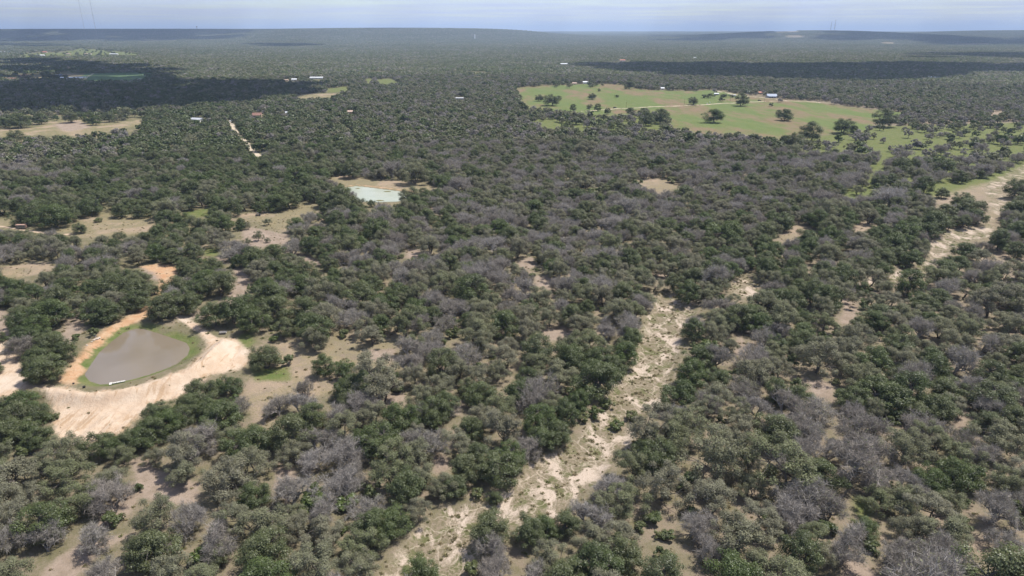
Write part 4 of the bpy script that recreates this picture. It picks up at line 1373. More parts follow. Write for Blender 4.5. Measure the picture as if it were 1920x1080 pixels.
for poly_, n_ in (([(0, 109), (40, 97), (150, 89), (266, 97), (268, 106), (90, 108)], 150), ([(0, 152), (0, 143), (110, 139), (140, 150)], 50), (POND2_PX[:1] * 0 + [(1000, 160), (1160, 157), (1110, 163), (1010, 166)], 10)):
    pp = PP(poly_)
    k_ = 0
    while k_ < n_:
        c_ = rng.uniform(pp.min(0), pp.max(0))
        if not inside(np.array([c_[0]]), np.array([c_[1]]), pp)[0]:
            continue
        k_ += 1
        W_pos.append(np.array([[c_[0], c_[1], float(height(c_[:1], c_[1:])[0])]])); W_rot.append(rng.uniform(0, 6.28, 1))
        q_ = rng.uniform(.7, 1.5)
        W_scl.append(np.array([[q_, q_, q_]])); W_idx.append(np.array([SRC_INDEX[('lo', names[rng.randint(0, 2)], rng.randint(5))]]))

FARR = 13500.0
xs = np.arange(-FARR, FARR, PATCH * .97)
ys = np.arange(900, FARR, PATCH * .97)
fx_, fy_ = np.meshgrid(xs, ys)
fx_ = fx_.ravel() + rng.uniform(-6, 6, fx_.size); fy_ = fy_.ravel() + rng.uniform(-6, 6, fy_.size)
fr_ = np.hypot(fx_, fy_)
sel = (fr_ > MID - 20) & (fr_ < FARR) & (np.abs(np.arctan2(fx_, fy_)) < R(43))
fx_, fy_ = fx_[sel], fy_[sel]
zt = height(fx_, fy_)
u_, v_, f_ = project(fx_, fy_, zt)
bad = np.zeros(len(fx_), bool)
for poly in CLEAR_PX:
    poly = np.asarray(poly, float)
    if poly[:, 1].max() < 160:
        bad |= inside(u_, v_, poly) | inside(u_, v_ - 1.0, poly)
fx_, fy_, zt = fx_[~bad], fy_[~bad], zt[~bad]
W_pos.append(np.stack([fx_, fy_, zt - .3], -1))
W_rot.append(rng.randint(0, 4, len(fx_)) * math.pi / 2)
s_ = rng.uniform(.9, 1.25, len(fx_))
W_scl.append(np.stack([np.ones(len(fx_)) * 1.02, np.ones(len(fx_)) * 1.02, s_], -1))
pch = np.where(wnoise(fx_, fy_, 900, off=4) > .25, rng.randint(4, 6, len(fx_)), rng.randint(0, 4, len(fx_)))
W_idx.append(np.array([SRC_INDEX[('patch', a)] for a in pch]))
scatter('woodland', src, np.concatenate(W_pos), np.concatenate(W_rot), np.concatenate(W_scl), np.concatenate(W_idx),
        'endless grey-green oak woodland reaching to the horizon', 'woodland')

# tufts of dry grass and weeds on the open ground
n = 90000
az = np.radians(rng.uniform(-46, 46, n)); rr = np.sqrt(rng.uniform(85 ** 2, 430 ** 2, n))
x, y = rr * np.sin(az), rr * np.cos(az)
dens = np.full(len(x), .10)
dwash = np.minimum(np.minimum(sdf(x, y, WASH, 20), sdf(x, y, WASH2, 20)), sdf(x, y, WASH3, 20))
dens = np.where(dwash < 2, .75 * (.12 + .88 * (wnoise(x, y, 11, off=7) + .6 * wnoise(x, y, 3.7, off=13) > .15)), dens)
for p_, kk in OPEN:
    dens = np.where(sdf(x, y, PP(p_), 3) < 0, .09 if kk != 'soil' else .05, dens)
dens = np.where(sdf(x, y, DAM, 3) < 0, .02, dens)
dens = np.where(sdf(x, y, ORANGE, 3) < 0, .03, dens)
for w in (POND, POND2):
    dens = np.where(sdf(x, y, w, 3) < 1.0, 0, dens)
sel = rng.rand(n) < dens
x, y = x[sel], y[sel]
s_ = rng.uniform(.28, .8, len(x)) * (1 + .5 * (rng.rand(len(x)) < .12))
scatter('dry_weeds', tsrc, np.stack([x, y, height(x, y) - .03], -1), rng.uniform(0, 6.28, len(x)), np.stack([s_, s_, s_], -1), rng.randint(0, 5, len(x)),
        'tufts of dry grass and weeds dotting the wash and clearings', 'weeds')
print('trees near', len(placed), 'single', int(single.sum()), 'wood', sum(len(a) for a in W_idx), 'weeds', len(x))

# ------------------------------------------------------------------ built things
class MB:
    """a small mesh collector: boxes, tubes, prisms"""
    def __init__(self):
        self.v, self.f = [], []

    def raw(self, vs, fs):
        b = len(self.v)
        self.v += [tuple(p) for p in vs]
        self.f += [tuple(i + b for i in q) for q in fs]
        return self

    def box(self, cx, cy, cz, sx, sy, sz, taper=1.0):
        hx, hy, hz = sx / 2, sy / 2, sz / 2
        vs = [(cx + a * hx * (taper if c > 0 else 1), cy + b * hy * (taper if c > 0 else 1), cz + c * hz) for c in (-1, 1) for a, b in ((-1, -1), (1, -1), (1, 1), (-1, 1))]
        return self.raw(vs, [(3, 2, 1, 0), (4, 5, 6, 7), (0, 1, 5, 4), (1, 2, 6, 5), (2, 3, 7, 6), (3, 0, 4, 7)])

    def tube(self, p, q, r, r2=None, n=8):
        p, q = Vector(p), Vector(q)
        d = (q - p).normalized()
        u = d.orthogonal().normalized(); w = d.cross(u)
        r2 = r if r2 is None else r2
        vs = [p + (u * math.cos(t) + w * math.sin(t)) * r for t in [k * 2 * math.pi / n for k in range(n)]]
        vs += [q + (u * math.cos(t) + w * math.sin(t)) * r2 for t in [k * 2 * math.pi / n for k in range(n)]]
        fs = [(k, (k + 1) % n, n + (k + 1) % n, n + k) for k in range(n)] + [tuple(range(n))[::-1], tuple(range(n, 2 * n))]
        return self.raw(vs, fs)

    def prism(self, prof, y0, y1):
        """profile in x, z pulled along y"""
        n = len(prof)
        vs = [(x, y0, z) for x, z in prof] + [(x, y1, z) for x, z in prof]
        fs = [((k + 1) % n, k, n + k, n + (k + 1) % n) for k in range(n)] + [tuple(range(n)), tuple(range(n, 2 * n))[::-1]]
        return self.raw(vs, fs)

    def dome(self, c, rx, ry, rz, n=12, m=6, low=-1.0):
        vs, fs = [], []
        for j in range(m + 1):
            t = math.asin(low) + (math.pi / 2 - math.asin(low)) * j / m
            for k in range(n):
                a = 2 * math.pi * k / n
                vs.append((c[0] + rx * math.cos(t) * math.cos(a), c[1] + ry * math.cos(t) * math.sin(a), c[2] + rz * math.sin(t)))
        for j in range(m):
            for k in range(n):
                fs.append((j * n + k, j * n + (k + 1) % n, (j + 1) * n + (k + 1) % n, (j + 1) * n + k))
        return self.raw(vs, fs)

    def mesh(self, name, mat):
        me = bpy.data.meshes.new(name)
        me.from_pydata(self.v, [], self.f)
        me.materials.append(mat)
        me.validate(); me.update()
        b = bmesh.new(); b.from_mesh(me); bmesh.ops.recalc_face_normals(b, faces=b.faces); b.to_mesh(me); b.free()
        return me

    def build(self, name, mat, parent=None):
        return link(name, self.mesh(name, mat), parent)


PAINT = {
    'metal_roof': plain('metal_roof', (.19, .23, .31), .5, .4, 0, .12, .3), 'white_roof': plain('white_roof', (.62, .63, .65), .5, .4, 0, .08, .3),
    'red_roof': plain('red_roof', (.40, .15, .10), .7, .3, 0, .2, .5), 'brown_roof': plain('brown_roof', (.20, .11, .085), .8, .3, 0, .2, .5),
    'tan_roof': plain('tan_roof', (.42, .31, .25), .8, .3, 0, .2, .5), 'grey_roof': plain('grey_roof', (.36, .37, .39), .6, .4, 0, .15, .5),
    'dark_roof': plain('dark_roof', (.055, .065, .10), .7, .3, 0, .2, .5), 'white_wall': plain('white_wall', (.58, .57, .54), .8, .2, 0, .1, .6),
    'tan_wall': plain('tan_wall', (.46, .36, .27), .85, .2, 0, .12, .6), 'brick_wall': plain('brick_wall', (.30, .16, .12), .9, .2, 0, .2, 1.2),
    'grey_wall': plain('grey_wall', (.30, .29, .28), .85, .2, 0, .12, .6), 'glass': plain('glass', (.03, .04, .05), .08, .6, 0, .1),
    'door': plain('door', (.16, .11, .08), .7, .3), 'black': plain('black', (.018, .018, .02), .4, .5), 'rubber': plain('rubber', (.02, .02, .02), .9, .2),
    'steel': plain('steel', (.33, .33, .34), .4, .5, .7, .15), 'rust': plain('rust', (.36, .23, .18), .8, .3, .2, .3, 2), 'weathered': plain('weathered', (.34, .32, .30), .9, .2, 0, .2, 2),
    'pale_wood': plain('pale_wood', (.50, .48, .44), .85, .2, 0, .15, 2), 'pole_wood': plain('pole_wood', (.10, .08, .065), .9, .2), 'white_paint': plain('white_paint', (.70, .70, .70), .5, .4),
    'rock': plain('rock', (.42, .36, .30), .9, .2, 0, .25, 2), 'charcoal': plain('charcoal', (.05, .055, .065), .5, .5), 'reed': plain('reed', (.13, .12, .05), .9, .1, 0, .35, 3),
    'red_paint': plain('red_paint', (.45, .06, .05), .5, .4),
}


def ground_at(u, v, z=0.0):
    x, y = P(u, v, z)
    for _ in range(4):
        z = float(height(np.array([x]), np.array([y]))[0])
        x, y = P(u, v, z)
        if y > 4000 or y < 0:
            break
    return x, y, z


def thing(name, loc, rz, label, cat, group=None):
    e = link(name, None, label=label, category=cat)
    if group:
        e['group'] = group
    e.location = loc
    e.rotation_euler = (0, 0, rz)
    return e


def house(u, v, wpx, label, roof='white_roof', wall='white_wall', name='house', cat='house', depth=.62, h=2.7, rise=1.5, yaw=0.0, porch=False, group=None, loc=None, windows=3):
    """gabled building seen end to end w pixels wide: walls, roof, door, windows with frames"""
    x, y, z = loc or ground_at(u, v)
    f = project(x, y, z)[2]
    w = max(3.0, wpx * f / F)
    d = max(2.5, min(w * depth, 14))
    face = math.atan2(-x, y) * -1          # front turned to the valley
    e = thing(name, (x, y, z - .1), -face * .3 + yaw, label, cat, group)
    MB().prism([(-d / 2, 0), (d / 2, 0), (d / 2, h), (0, h + rise), (-d / 2, h)], -w / 2, w / 2).build('wall', PAINT[wall], e).rotation_euler = (0, 0, math.pi / 2)
    o = .45
    s = rise / (d / 2)
    r = MB()
    r.prism([(0, h + rise + .06), (d / 2 + o, h - o * s + .06), (d / 2 + o, h - o * s + .2), (0, h + rise + .22)], -w / 2 - o, w / 2 + o)
    r.prism([(0, h + rise + .06), (0, h + rise + .22), (-d / 2 - o, h - o * s + .2), (-d / 2 - o, h - o * s + .06)], -w / 2 - o, w / 2 + o)
    r.build('roof', PAINT[roof], e).rotation_euler = (0, 0, math.pi / 2)
    MB().box(w * .06, -d / 2 - .02, 1.05, .95, .08, 2.1).build('door', PAINT['door'], e)
    for k in range(windows):
        ux = -w * .42 + (k + .5) * w * .84 / windows
        if abs(ux - w * .06) < 1.1:
            continue
        q = MB().box(ux, -d / 2 - .02, 1.5, min(1.5, w * .16), .08, 1.1).build('window', PAINT['white_paint'], e)
        MB().box(ux, -d / 2 - .05, 1.5, min(1.3, w * .14), .06, .9).build('pane', PAINT['glass'], q)
    if porch:
        pr = MB().prism([(-d / 2 - 3.0, h - .75), (-d / 2 - 3.0, h - .62), (-d / 2 - .1, h + .02), (-d / 2 - .1, h - .12)], -w * .42, w * .42)
        p_ = pr.build('porch_roof', PAINT[roof], e); p_.rotation_euler = (0, 0, math.pi / 2)
        for k in range(4):
            MB().box(-w * .38 + k * w * .76 / 3, -d / 2 - 2.8, (h - .7) / 2, .16, .16, h - .7).build('porch_post', PAINT['white_paint'], e)
    return e


HOUSES = [
    dict(u=1446, v=183, wpx=17, label='long farmhouse with blue-grey metal roof and porch beside the farm lane', roof='metal_roof', wall='grey_wall', h=3.2, rise=2.6, porch=True, depth=.75),
    dict(u=1402, v=176, wpx=4.5, label='tall narrow white shed against trees by the farm lane', name='shed', cat='shed', h=4.2, rise=.5),
    dict(u=1425, v=176.5, wpx=8, label='small red-roofed shed next to the blue-grey farmhouse', name='shed', cat='shed', roof='red_roof', wall='tan_wall'),
    dict(u=1343, v=178, wpx=8, label='low white-roofed shed among bushes in the green meadow', name='shed', cat='shed', wall='grey_wall', h=2.2, rise=.8),
    dict(u=1374, v=180.5, wpx=9, label='low grey-roofed shed beside the farm lane bushes', name='shed', cat='shed', roof='grey_roof', wall='grey_wall', h=2.0, rise=.7),
    dict(u=1077, v=158.5, wpx=8, label='tan house at the far wooded edge of the meadow', roof='tan_roof', wall='tan_wall'),
    dict(u=1098, v=157, wpx=10, label='white shed at the far wooded edge of the meadow', name='shed', cat='shed', wall='white_wall', h=3.4),
    dict(u=1242, v=168, wpx=6, label='small white cabin under trees where the meadow narrows', name='cabin', cat='cabin'),
    dict(u=317, v=315, wpx=20, label='tan-roofed house buried among dark green oaks', roof='tan_roof', wall='tan_wall', yaw=-.5, h=3.0, rise=1.2),
    dict(u=283, v=293, wpx=12, label='small dark-roofed shed hidden in the dark oaks', name='shed', cat='shed', roof='dark_roof', wall='white_wall', h=2.2, rise=.6),
    dict(u=281, v=301, wpx=6, label='tiny white shed next to the tan-roofed house', name='shed', cat='shed', h=2.0, rise=.5),
    dict(u=371, v=228, wpx=22, label='grey metal-roofed house at the top of the dark oak wood', roof='grey_roof', wall='white_wall', yaw=-.45, h=3.0, rise=1.4),
    dict(u=483, v=219, wpx=16, label='house with dark red-brown roof near the dirt road', roof='brown_roof', wall='tan_wall', h=3.2, rise=1.8, porch=True),
    dict(u=657, v=213, wpx=11, label='tan house alone in the grey-green woods', roof='tan_roof', wall='tan_wall'),
    dict(u=538, v=215, wpx=6, label='tiny white shed in the woods beyond the red-brown roof', name='shed', cat='shed'),
    dict(u=594, v=147.5, wpx=24, label='long low white-roofed house in the far woods', h=2.8, rise=1.1),
    dict(u=552, v=151.5, wpx=9, label='white gabled house beside the long low white-roofed house', h=3.2, rise=1.6),
    dict(u=537, v=152, wpx=8, label='low tan-roofed house beside the white gabled house', roof='tan_roof', wall='tan_wall', h=2.4, rise=.9),
    dict(u=466, v=143.5, wpx=7, label='small white-roofed hut past the crop field', name='hut', cat='hut'),
    dict(u=899, v=142.5, wpx=12, label='pale metal shed in the mid woods short of the shaded band', name='shed', cat='shed', roof='grey_roof', wall='white_wall', h=3.0, rise=.8),
    dict(u=862, v=186.5, wpx=16, label='long pale roof low among grey trees', name='shed', cat='shed', roof='grey_roof', wall='grey_wall', h=2.4, rise=.8),
    dict(u=137, v=148, wpx=46, label='very long white-roofed shed beside the crop field', name='long_shed', cat='shed', h=3.0, rise=1.4, depth=.25, windows=8),
    dict(u=107, v=145, wpx=20, label='big house with dark blue hipped roof beside the long white shed', roof='dark_roof', wall='grey_wall', h=3.6, rise=3.0),
    dict(u=20, v=150, wpx=22, label='brick house near the dark blue roof', roof='brown_roof', wall='brick_wall', h=3.2, rise=2.0),
    dict(u=42, v=144, wpx=26, label='brown-roofed house behind the brick house', roof='brown_roof', wall='tan_wall', h=3.2, rise=2.0),
    dict(u=2, v=147, wpx=12, label='pale grey-roofed shed beside the brick house', name='shed', cat='shed', roof='white_roof', wall='grey_wall', h=3.4),
    dict(u=75, v=105.5, wpx=17, label='bright white long barn in the far pale clearing', name='barn', cat='barn', h=4.5, rise=2.2),
    dict(u=84, v=99, wpx=8, label='far house with an orange-red roof', roof='red_roof', wall='tan_wall', h=4.0, rise=3.0),
    dict(u=6, v=99, wpx=18, label='wide white shed beyond the far pale clearing', name='shed', cat='shed', h=4.0, rise=1.5),
    dict(u=194, v=90, wpx=6, label='tiny white house in woods behind the far clearing', h=4.0, rise=2.0),
    dict(u=214, v=102.5, wpx=14, label='long white shed among trees in the far clearing', h=3.5, rise=1.5),
    dict(u=128, v=102, wpx=8, label='tan house beside the far pale clearing', roof='tan_roof', wall='tan_wall', h=3.5),
    dict(u=165, v=102, wpx=12, label='pinkish house in the far pale clearing', roof='tan_roof', wall='white_wall', h=3.2),
    dict(u=1756, v=147.5, wpx=10, label='bright white building at the edge of the far shaded woods', h=3.6, rise=.8),
    dict(u=1743, v=147, wpx=6, label='small white hut next to the bright white building', name='hut', cat='hut', h=3.2),
    dict(u=1057, v=122, wpx=13, label='white house at the lip of the shaded woods', h=4.0, rise=1.6),
    dict(u=1167, v=115, wpx=10, label='pink-roofed house above the shaded woods', roof='red_roof', wall='white_wall', h=4.2, rise=2.2),
    dict(u=1031, v=134, wpx=6, label='small white house in grey woods beyond the meadow', h=3.6),
    dict(u=1192, v=119, wpx=5, label='little white house at the edge of the shaded woods', h=4.0),
    dict(u=1298, v=111, wpx=5, label='far white hut above the shaded woods', name='hut', cat='hut', h=4.0),
    dict(u=1303, v=110, wpx=4, label='far white hut with neighbour above the shaded woods', name='hut', cat='hut', h=4.0),
]
for hd in HOUSES:
    house(**hd)


def wheel(parent, x, y, r, w):
    t = MB().tube((x, y - w / 2, r), (x, y + w / 2, r), r, n=14).build('wheel', PAINT['rubber'], parent)
    MB().tube((x, y - w / 2 - .01, r), (x, y + w / 2 + .01, r), r * .55, n=10).build('rim', PAINT['steel'], t)


def car(u, v, yaw, label, paint='black', pickup=False):
    x, y, z = ground_at(u, v)
    e = thing('pickup_truck' if pickup else 'car', (x, y, z + .12), yaw, label, 'truck' if pickup else 'car')
    b = MB().prism([(-2.4, .45), (2.35, .45), (2.45, .75), (2.3, 1.0), (.9, 1.08), (-2.4, 1.08)], -.92, .92)
    b.build('body', PAINT[paint], e)
    if pickup:
        MB().prism([(-.7, 1.06), (1.1, 1.06), (.5, 1.82), (-.6, 1.82)], -.82, .82).build('cabin', PAINT[paint], e)
        MB().prism([(.62, 1.12), (1.12, 1.12), (.56, 1.76), (.1, 1.76)], -.84, .84).build('windscreen', PAINT['glass'], e)
    else:
        MB().prism([(-2.3, 1.06), (1.1, 1.06), (.4, 1.72), (-2.0, 1.76)], -.80, .80).build('cabin', PAINT[paint], e)
        MB().prism([(-1.9, 1.14), (.85, 1.14), (.32, 1.62), (-1.8, 1.64)], -.83, .83).build('side_window', PAINT['glass'], e)
    for a in (-1.5, 1.5):
        for s in (-.82, .82):
            wheel(e, a, s, .38, .24)
    for s in (-.65, .65):
        MB().box(2.4, s, .82, .1, .34, .18).build('headlight', PAINT['white_paint'], e)
    return e


car(1153, 203, .08, 'black car driving on the pale road across the meadow')
car(1424, 189.3, .05, 'dark car on the meadow road near the farmhouse', 'charcoal')
car(433, 228, 1.2, 'white pickup truck parked at the top of the dirt road', 'white_paint', True)

# buggy in the dry grass clearing
x, y, z = ground_at(484, 405)
e = thing('buggy', (x, y, z), .35, 'small black open buggy parked in the dry grass clearing', 'buggy')
MB().prism([(-1.4, .4), (1.35, .4), (1.45, .7), (1.1, .95), (.5, 1.0), (.4, .65), (-.4, .65), (-.5, .95), (-1.4, .95)], -.68, .68).build('body', PAINT['black'], e)
for s in (-.32, .32):
    MB().box(-.1, s, .8, .5, .5, .14).box(-.36, s, 1.1, .12, .5, .55).build('seat', PAINT['charcoal'], e)
cg = MB()
for s in (-.64, .64):
    cg.tube((.62, s, .95), (.2, s, 1.85), .035).tube((-.55, s, .9), (-.5, s, 1.85), .035)
cg.build('roll_cage', PAINT['steel'], e)
MB().box(-.15, 0, 1.88, .95, 1.4, .06).build('canopy', PAINT['charcoal'], e)
for a in (-.95, .95):
    for s in (-.66, .66):
        wheel(e, a, s, .33, .26)
MB().tube((.42, .3, .95), (.2, .3, 1.15), .03).build('steering_column', PAINT['steel'], e)

# livestock trailer in the left clearing
x, y, z = ground_at(41, 429)
e = thing('livestock_trailer', (x, y, z), .06, 'old slatted livestock trailer with rusty pink roof in the clearing', 'trailer')
MB().box(0, 0, .62, 4.8, 2.0, .16).build('bed', PAINT['steel'], e)
MB().prism([(-1.08, 2.28), (1.08, 2.28), (1.0, 2.40), (0, 2.48), (-1.0, 2.40)], -2.45, 2.45).build('roof', PAINT['rust'], e).rotation_euler = (0, 0, math.pi / 2)
for s in (-1, 1):
    for k in range(5):
        MB().box(0, s * .98, .9 + k * .32, 4.7, .05, .15).build('slat', PAINT['steel'], e)
    for k in range(6):
        MB().box(-2.3 + k * .92, s * .98, 1.5, .08, .09, 1.7).build('post', PAINT['steel'], e)
for s in (-1, 1):
    MB().box(s * 2.36, 0, 1.3, .05, 1.9, 1.2).build('end_panel', PAINT['rust'], e)
for a in (-.45, .45):
    for s in (-1.1, 1.1):
        wheel(e, a, s, .36, .2)
MB().tube((2.4, 0, .55), (3.6, 0, .5), .06).tube((3.4, 0, .5), (3.4, 0, 0), .05).build('tow_bar', PAINT['steel'], e)

# small dock on the pond
x0, y0 = P(210, 719, WATER_Z + .3); x1, y1 = P(235, 714.5, WATER_Z + .3)
L_ = math.hypot(x1 - x0, y1 - y0)
e = thing('dock', (x0, y0, WATER_Z + .02), math.atan2(y1 - y0, x1 - x0), 'narrow pale wooden dock with wider end on the brown pond shore', 'dock')
npl = 12
for k in range(npl):
    MB().box((k + .5) * L_ / npl, 0, .40, L_ / npl * .86, .75, .06).build('plank', PAINT['pale_wood'], e)
for s in (-.3, .3):
    MB().box(L_ / 2, s, .30, L_, .1, .12).build('beam', PAINT['weathered'], e)
MB().box(-.35, -.25, .44, .7, 1.6, .08).build('end_platform', PAINT['pale_wood'], e)
for k in range(4):
    MB().tube((.2 + k * (L_ - .4) / 3, .32, -.8), (.2 + k * (L_ - .4) / 3, .32, .55), .06).tube((.2 + k * (L_ - .4) / 3, -.32, -.8), (.2 + k * (L_ - .4) / 3, -.32, .55), .06).build('pile', PAINT['weathered'], e)

# feed trough east of the pond
x, y, z = ground_at(418, 626)
e = thing('feed_trough', (x, y, z), .2, 'grey weathered feed trough on green grass behind the sand dam', 'trough')
MB().prism([(-.45, .35), (.45, .35), (.6, .8), (.5, .8), (.38, .45), (-.38, .45), (-.5, .8), (-.6, .8)], -1.2, 1.2).build('basin', PAINT['weathered'], e).rotation_euler = (0, 0, math.pi / 2)
for a in (-1, 1):
    for s in (-.4, .4):
        MB().box(a, s, .18, .1, .1, .4).build('leg', PAINT['weathered'], e)

# tubs by the pond
for (u, v, r_, lab) in ((158, 727, .42, 'black rubber tub on the grass by the pond corner'), (138, 720, .30, 'small dark bucket near the black tub by the pond')):
    x, y, z = ground_at(u, v, -.8)
    e = thing('tub', (x, y, z), 0, lab, 'tub')
    MB().tube((0, 0, 0), (0, 0, r_ * 1.1), r_ * .8, r_, 14).build('bowl', PAINT['black'], e)
    MB().tube((0, 0, r_ * 1.1), (0, 0, r_ * 1.18), r_ * 1.08, r_ * 1.08, 14).build('rim', PAINT['rubber'], e)

# pale stones on the orange bank
srs = np.random.RandomState(9)
ROCKL = ['largest pale stone of the pile on the orange bank', 'flat pale stone beside the largest on the orange bank', 'small pale stone at the edge of the orange bank pile',
         'smallest pale stone in the orange bank pile', 'rounded pale stone on top of the orange bank', 'lone pale stone a step from the orange bank pile']
for k, (u, v) in enumerate([(181, 636), (176, 638), (186, 634), (172, 641), (179, 631), (163, 648)]):
    x, y, z = ground_at(u, v)
    b = bmesh.new(); bmesh.ops.create_icosphere(b, subdivisions=2, radius=1)
    sc = (.75, .5, .62, .38, .55, .45)[k] * .8
    for vv in b.verts:
        vv.co = vv.co * (1 + .22 * math.sin(vv.co.x * 3.1 + k) * math.cos(vv.co.y * 2.7 + 2 * k))
        vv.co = Vector((vv.co.x * sc * 1.3, vv.co.y * sc, vv.co.z * sc * .6))
    me = bpy.data.meshes.new('stone'); b.to_mesh(me); b.free(); me.materials.append(PAINT['rock'])
    o = link('stone', me, label=ROCKL[k], category='stone', group='pale stones on the orange bank')
    o.location = (x, y, z + sc * .25); o.rotation_euler = (0, 0, k * 1.1)

# grassy islets in the pale pond
for (u, v, rx, lab) in ((727, 359, 2.6, 'thin dark islet at the far shore of the pale pond'), (712, 376, 2.8, 'dark grassy islet at the near shore of the pale pond'), (671, 353.5, 1.7, 'tiny dark islet in the corner of the pale pond')):
    x, y = P(u, v, -.45)
    m = MB().dome((0, 0, -.1), rx, rx * .55, .38, 16, 5, 0.0)
    m.v = [(a * (1 + .15 * math.sin(5 * math.atan2(b_, a) + u)), b_, c * (1 + .3 * math.sin(a * 2.3 + b_ * 3))) for a, b_, c in m.v]
    o = link('islet', m.mesh('islet', PAINT['reed']), label=lab, category='islet')
    o.location = (x, y, -.5)

# poles along the meadow road
for (u, v, hgt, lab) in ((1174, 203, 9.0, 'wooden utility pole on the meadow road past the black car'), (1369, 190, 8.5, 'wooden utility pole behind the round meadow oak'),
                         (1433, 192, 8.5, 'wooden utility pole near the dark car on the meadow road'), (1283, 196, 8.5, 'wooden utility pole midway along the meadow road')):
    x, y, z = ground_at(u, v)
    e = thing('utility_pole', (x, y, z), .1, lab, 'pole')
    MB().tube((0, 0, -.3), (0, 0, hgt), .17, .11, 8).build('post', PAINT['pole_wood'], e)
    MB().box(0, 0, hgt - .6, 2.0, .1, .12).build('crossarm', PAINT['pole_wood'], e)
    for s in (-.85, .85):
        MB().tube((s, 0, hgt - .54), (s, 0, hgt - .3), .06).build('insulator', PAINT['white_paint'], e)
for (u, v, lab) in ((1326, 195.5, 'white gate pillar on the meadow road, shorter one'), (1331, 193.5, 'white gate pillar across the meadow road')):
    x, y, z = ground_at(u, v)
    e = thing('gate_pillar', (x, y, z), 0, lab, 'pillar')
    MB().box(0, 0, .8, 1.0, 1.0, 1.7).build('shaft', PAINT['white_paint'], e)
    MB().box(0, 0, 1.72, 1.3, 1.3, .18).build('cap', PAINT['white_paint'], e)

# lorry trailer on the crop field
x, y, z = ground_at(262, 151)
e = thing('box_trailer', (x, y, z), .05, 'white box trailer parked on the crop field', 'trailer')
MB().box(0, 0, 2.5, 9.5, 2.4, 2.6).build('box', PAINT['white_paint'], e)
MB().box(0, 0, 1.05, 9.0, 1.0, .25).build('chassis', PAINT['charcoal'], e)
for a in (-3.4, -2.4):
    for s in (-1.0, 1.0):
        wheel(e, a, s, .5, .3)
MB().box(3.0, 0, .5, .2, 1.6, 1.0).build('landing_leg', PAINT['steel'], e)


# masts and towers on the skyline
def far_at(u, d):
    x = (u - 960) / F / (CT + 482 / F * ST) * d
    return x, d, float(height(np.array([x]), np.array([float(d)]))[0])


def mast(u, d, hgt, w, lab, guys=True, dish=False):
    x, y, z = far_at(u, d)
    e = thing('radio_mast', (x, y, z), 0, lab, 'mast')
    m = MB()
    ang3 = [math.pi / 2 + k * 2 * math.pi / 3 for k in range(3)]
    for a in ang3:
        m.box(w / 2 * math.cos(a), w / 2 * math.sin(a), hgt / 2, w * .28, w * .28, hgt)
    m.build('frame', PAINT['steel'], e)
    br = MB()
    nb = 14
    for k in range(nb):
        for j in range(3):
            a, b_ = ang3[j], ang3[(j + 1) % 3]
            br.tube((w / 2 * math.cos(a), w / 2 * math.sin(a), hgt * k / nb), (w / 2 * math.cos(b_), w / 2 * math.sin(b_), hgt * (k + 1) / nb), w * .07, n=4)
    br.build('bracing', PAINT['steel'], e)
    if guys:
        for j, a in enumerate(ang3):
            MB().tube((0, 0, hgt * .9), (hgt * .35 * math.cos(a), hgt * .35 * math.sin(a), 0), .08, n=4).build('guy_wire', PAINT['steel'], e)
    if dish:
        for zz in (.35, .55):
            MB().dome((0, -w, hgt * zz), w * 2.2, w * 1.1, w * 2.2, 10, 5).build('dish', PAINT['white_paint'], e)
    return e


mast(159, 6000, 412, 2.0, 'faint tall guyed radio mast on the horizon, paler of the two')
mast(180, 5900, 412, 2.6, 'tall guyed radio mast on the horizon, darker of the two')
mast(1557, 8200, 105, 4.0, 'short lattice mast on the far ridge beside the white-dished mast', False)
mast(1564, 8200, 128, 3.4, 'taller lattice mast with white dishes on the far ridge', False, True)
x, y, z = far_at(370, 9300)
e = thing('water_tower', (x, y, z), 0, 'dark water tower standing above the far ridge', 'tower')
MB().tube((0, 0, 0), (0, 0, 30), 2.2, n=10).build('column', PAINT['charcoal'], e)
MB().dome((0, 0, 36), 10, 10, 7, 14, 8).build('tank', PAINT['charcoal'], e)
x, y, z = far_at(890, 7000)
e = thing('standpipe', (x, y, z), 0, 'tall white cylindrical standpipe in the far woods', 'tower')
MB().tube((0, 0, 0), (0, 0, 42), 5.0, n=16).build('tank', PAINT['white_paint'], e)
MB().dome((0, 0, 42), 5.0, 5.0, 1.6, 16, 4, 0.0).build('cap', PAINT['white_paint'], e)

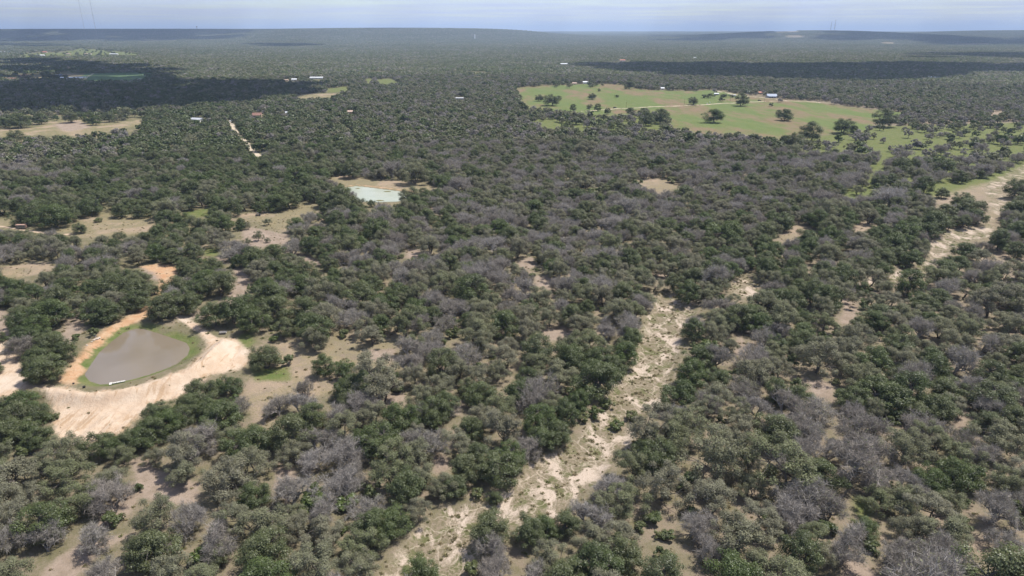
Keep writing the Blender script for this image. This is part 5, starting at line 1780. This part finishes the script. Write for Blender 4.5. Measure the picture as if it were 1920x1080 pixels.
# ------------------------------------------------------------------ clouds high above the view: they throw the dark bands over the far woods
CLOUD_Z = 1300.0
CLOUD_SHADE = [  # pixels of the shaded ground, radius of the puffs, how many
    ([(-250, 158), (300, 156), (470, 153), (565, 158), (540, 172), (470, 190), (330, 203), (180, 206), (-250, 212)], 45, 210),
    ([(-300, 112), (60, 110), (160, 120), (290, 129), (330, 140), (290, 156), (60, 158), (-300, 160)], 55, 190),
    ([(1075, 118), (1240, 116), (1500, 118), (1700, 118), (1960, 122), (2200, 122), (2200, 132), (1800, 131), (1730, 143), (1650, 151), (1480, 148), (1280, 142), (1100, 124)], 60, 420),
    ([(1720, 101), (1800, 99), (2000, 100), (2000, 112), (1740, 110)], 80, 60),
    ([(-300, 82), (0, 82), (130, 84), (120, 88), (-300, 88)], 110, 60),
    ([(260, 71), (330, 69), (480, 70), (560, 73), (520, 76), (330, 73)], 120, 70),
    ([(465, 84), (560, 83.5), (590, 86), (520, 88)], 80, 40),
    ([(970, 69), (1040, 66), (1065, 68.5), (1000, 72)], 130, 40),
    ([(1215, 71), (1400, 70), (1560, 71), (1540, 74), (1300, 75), (1220, 75)], 130, 110),
    ((-250, 425, 7000, 11500), 260, 260), ((690, 775, 8200, 9600), 160, 30), ((1560, 1760, 7000, 8600), 200, 50), ((1740, 2050, 5600, 7600), 200, 70), ((1240, 1440, 7400, 10500), 230, 60),
]
mcl, N, L = new_mat('cloud')
o_ = N.new('ShaderNodeOutputMaterial'); d_ = N.new('ShaderNodeBsdfDiffuse'); d_.inputs['Color'].default_value = (.93, .93, .95, 1)
L.new(d_.outputs[0], o_.inputs['Surface'])
bm = bmesh.new()
bmesh.ops.create_icosphere(bm, subdivisions=2, radius=1)
bm.verts.ensure_lookup_table()
SV = np.array([v.co for v in bm.verts]); SF = [[v.index for v in f.verts] for f in bm.faces]
bm.free()
crs = np.random.RandomState(77)
CV, CF, base_i = [], [], 0
for poly_px, rad_, n in CLOUD_SHADE:
    if isinstance(poly_px, tuple):
        ua, ub, da, db = poly_px
        kx = 1 / F / (CT + 482 / F * ST)
        pp = np.array([((ua - 960) * kx * da, da), ((ub - 960) * kx * da, da), ((ub - 960) * kx * db, db), ((ua - 960) * kx * db, db)])
    else:
        pp = PP(poly_px)
    lo, hi = pp.min(0), pp.max(0)
    got = 0; tries = 0
    while got < n and tries < n * 40:
        tries += 1
        x, y = crs.uniform(lo[0], hi[0]), crs.uniform(lo[1], hi[1])
        if not inside(np.array([x]), np.array([y]), pp)[0]:
            continue
        got += 1
        h = CLOUD_Z + crs.uniform(-.3, .6) * rad_
        t = h / math.tan(SUN_EL)
        c = np.array([x + math.sin(SUN_AZ) * t, y + math.cos(SUN_AZ) * t, h])
        r_ = rad_ * crs.uniform(.5, 1.15)
        w = SV * (1 + .22 * np.sin(SV @ crs.randn(3, 1) * 3 + 1) + .12 * np.sin(SV @ crs.randn(3, 1) * 6)) * r_ * np.array([1.15, 1.15, .6])
        CV.append(w + c); CF += [[i + base_i for i in f] for f in SF]; base_i += len(SV)
me = bpy.data.meshes.new('clouds')
me.from_pydata(np.concatenate(CV).tolist(), [], CF)
me.materials.append(mcl)
for p_ in me.polygons:
    p_.use_smooth = True
link('clouds', me, kind='stuff', label='white fair weather clouds drifting high over the far woods', category='cloud')

# ------------------------------------------------------------------ haze
mh, N, L = new_mat('haze')
o_ = N.new('ShaderNodeOutputMaterial'); pv_ = N.new('ShaderNodeVolumePrincipled')
pv_.inputs['Color'].default_value = (.58, .74, 1.0, 1)
pv_.inputs['Density'].default_value = HAZE_DENSITY
pv_.inputs['Anisotropy'].default_value = 0.0
L.new(pv_.outputs[0], o_.inputs['Volume'])
B = 62000
zb, ztp = -60.0, HAZE_TOP
me = bpy.data.meshes.new('haze')
me.from_pydata([(-B, -B, zb), (B, -B, zb), (B, B, zb), (-B, B, zb), (-B, -B, ztp), (B, -B, ztp), (B, B, ztp), (-B, B, ztp)], [],
               [(3, 2, 1, 0), (4, 5, 6, 7), (0, 1, 5, 4), (1, 2, 6, 5), (2, 3, 7, 6), (3, 0, 4, 7)])
me.materials.append(mh)
link('haze', me, kind='stuff', label='thin blue haze hanging over the far woodland', category='haze')
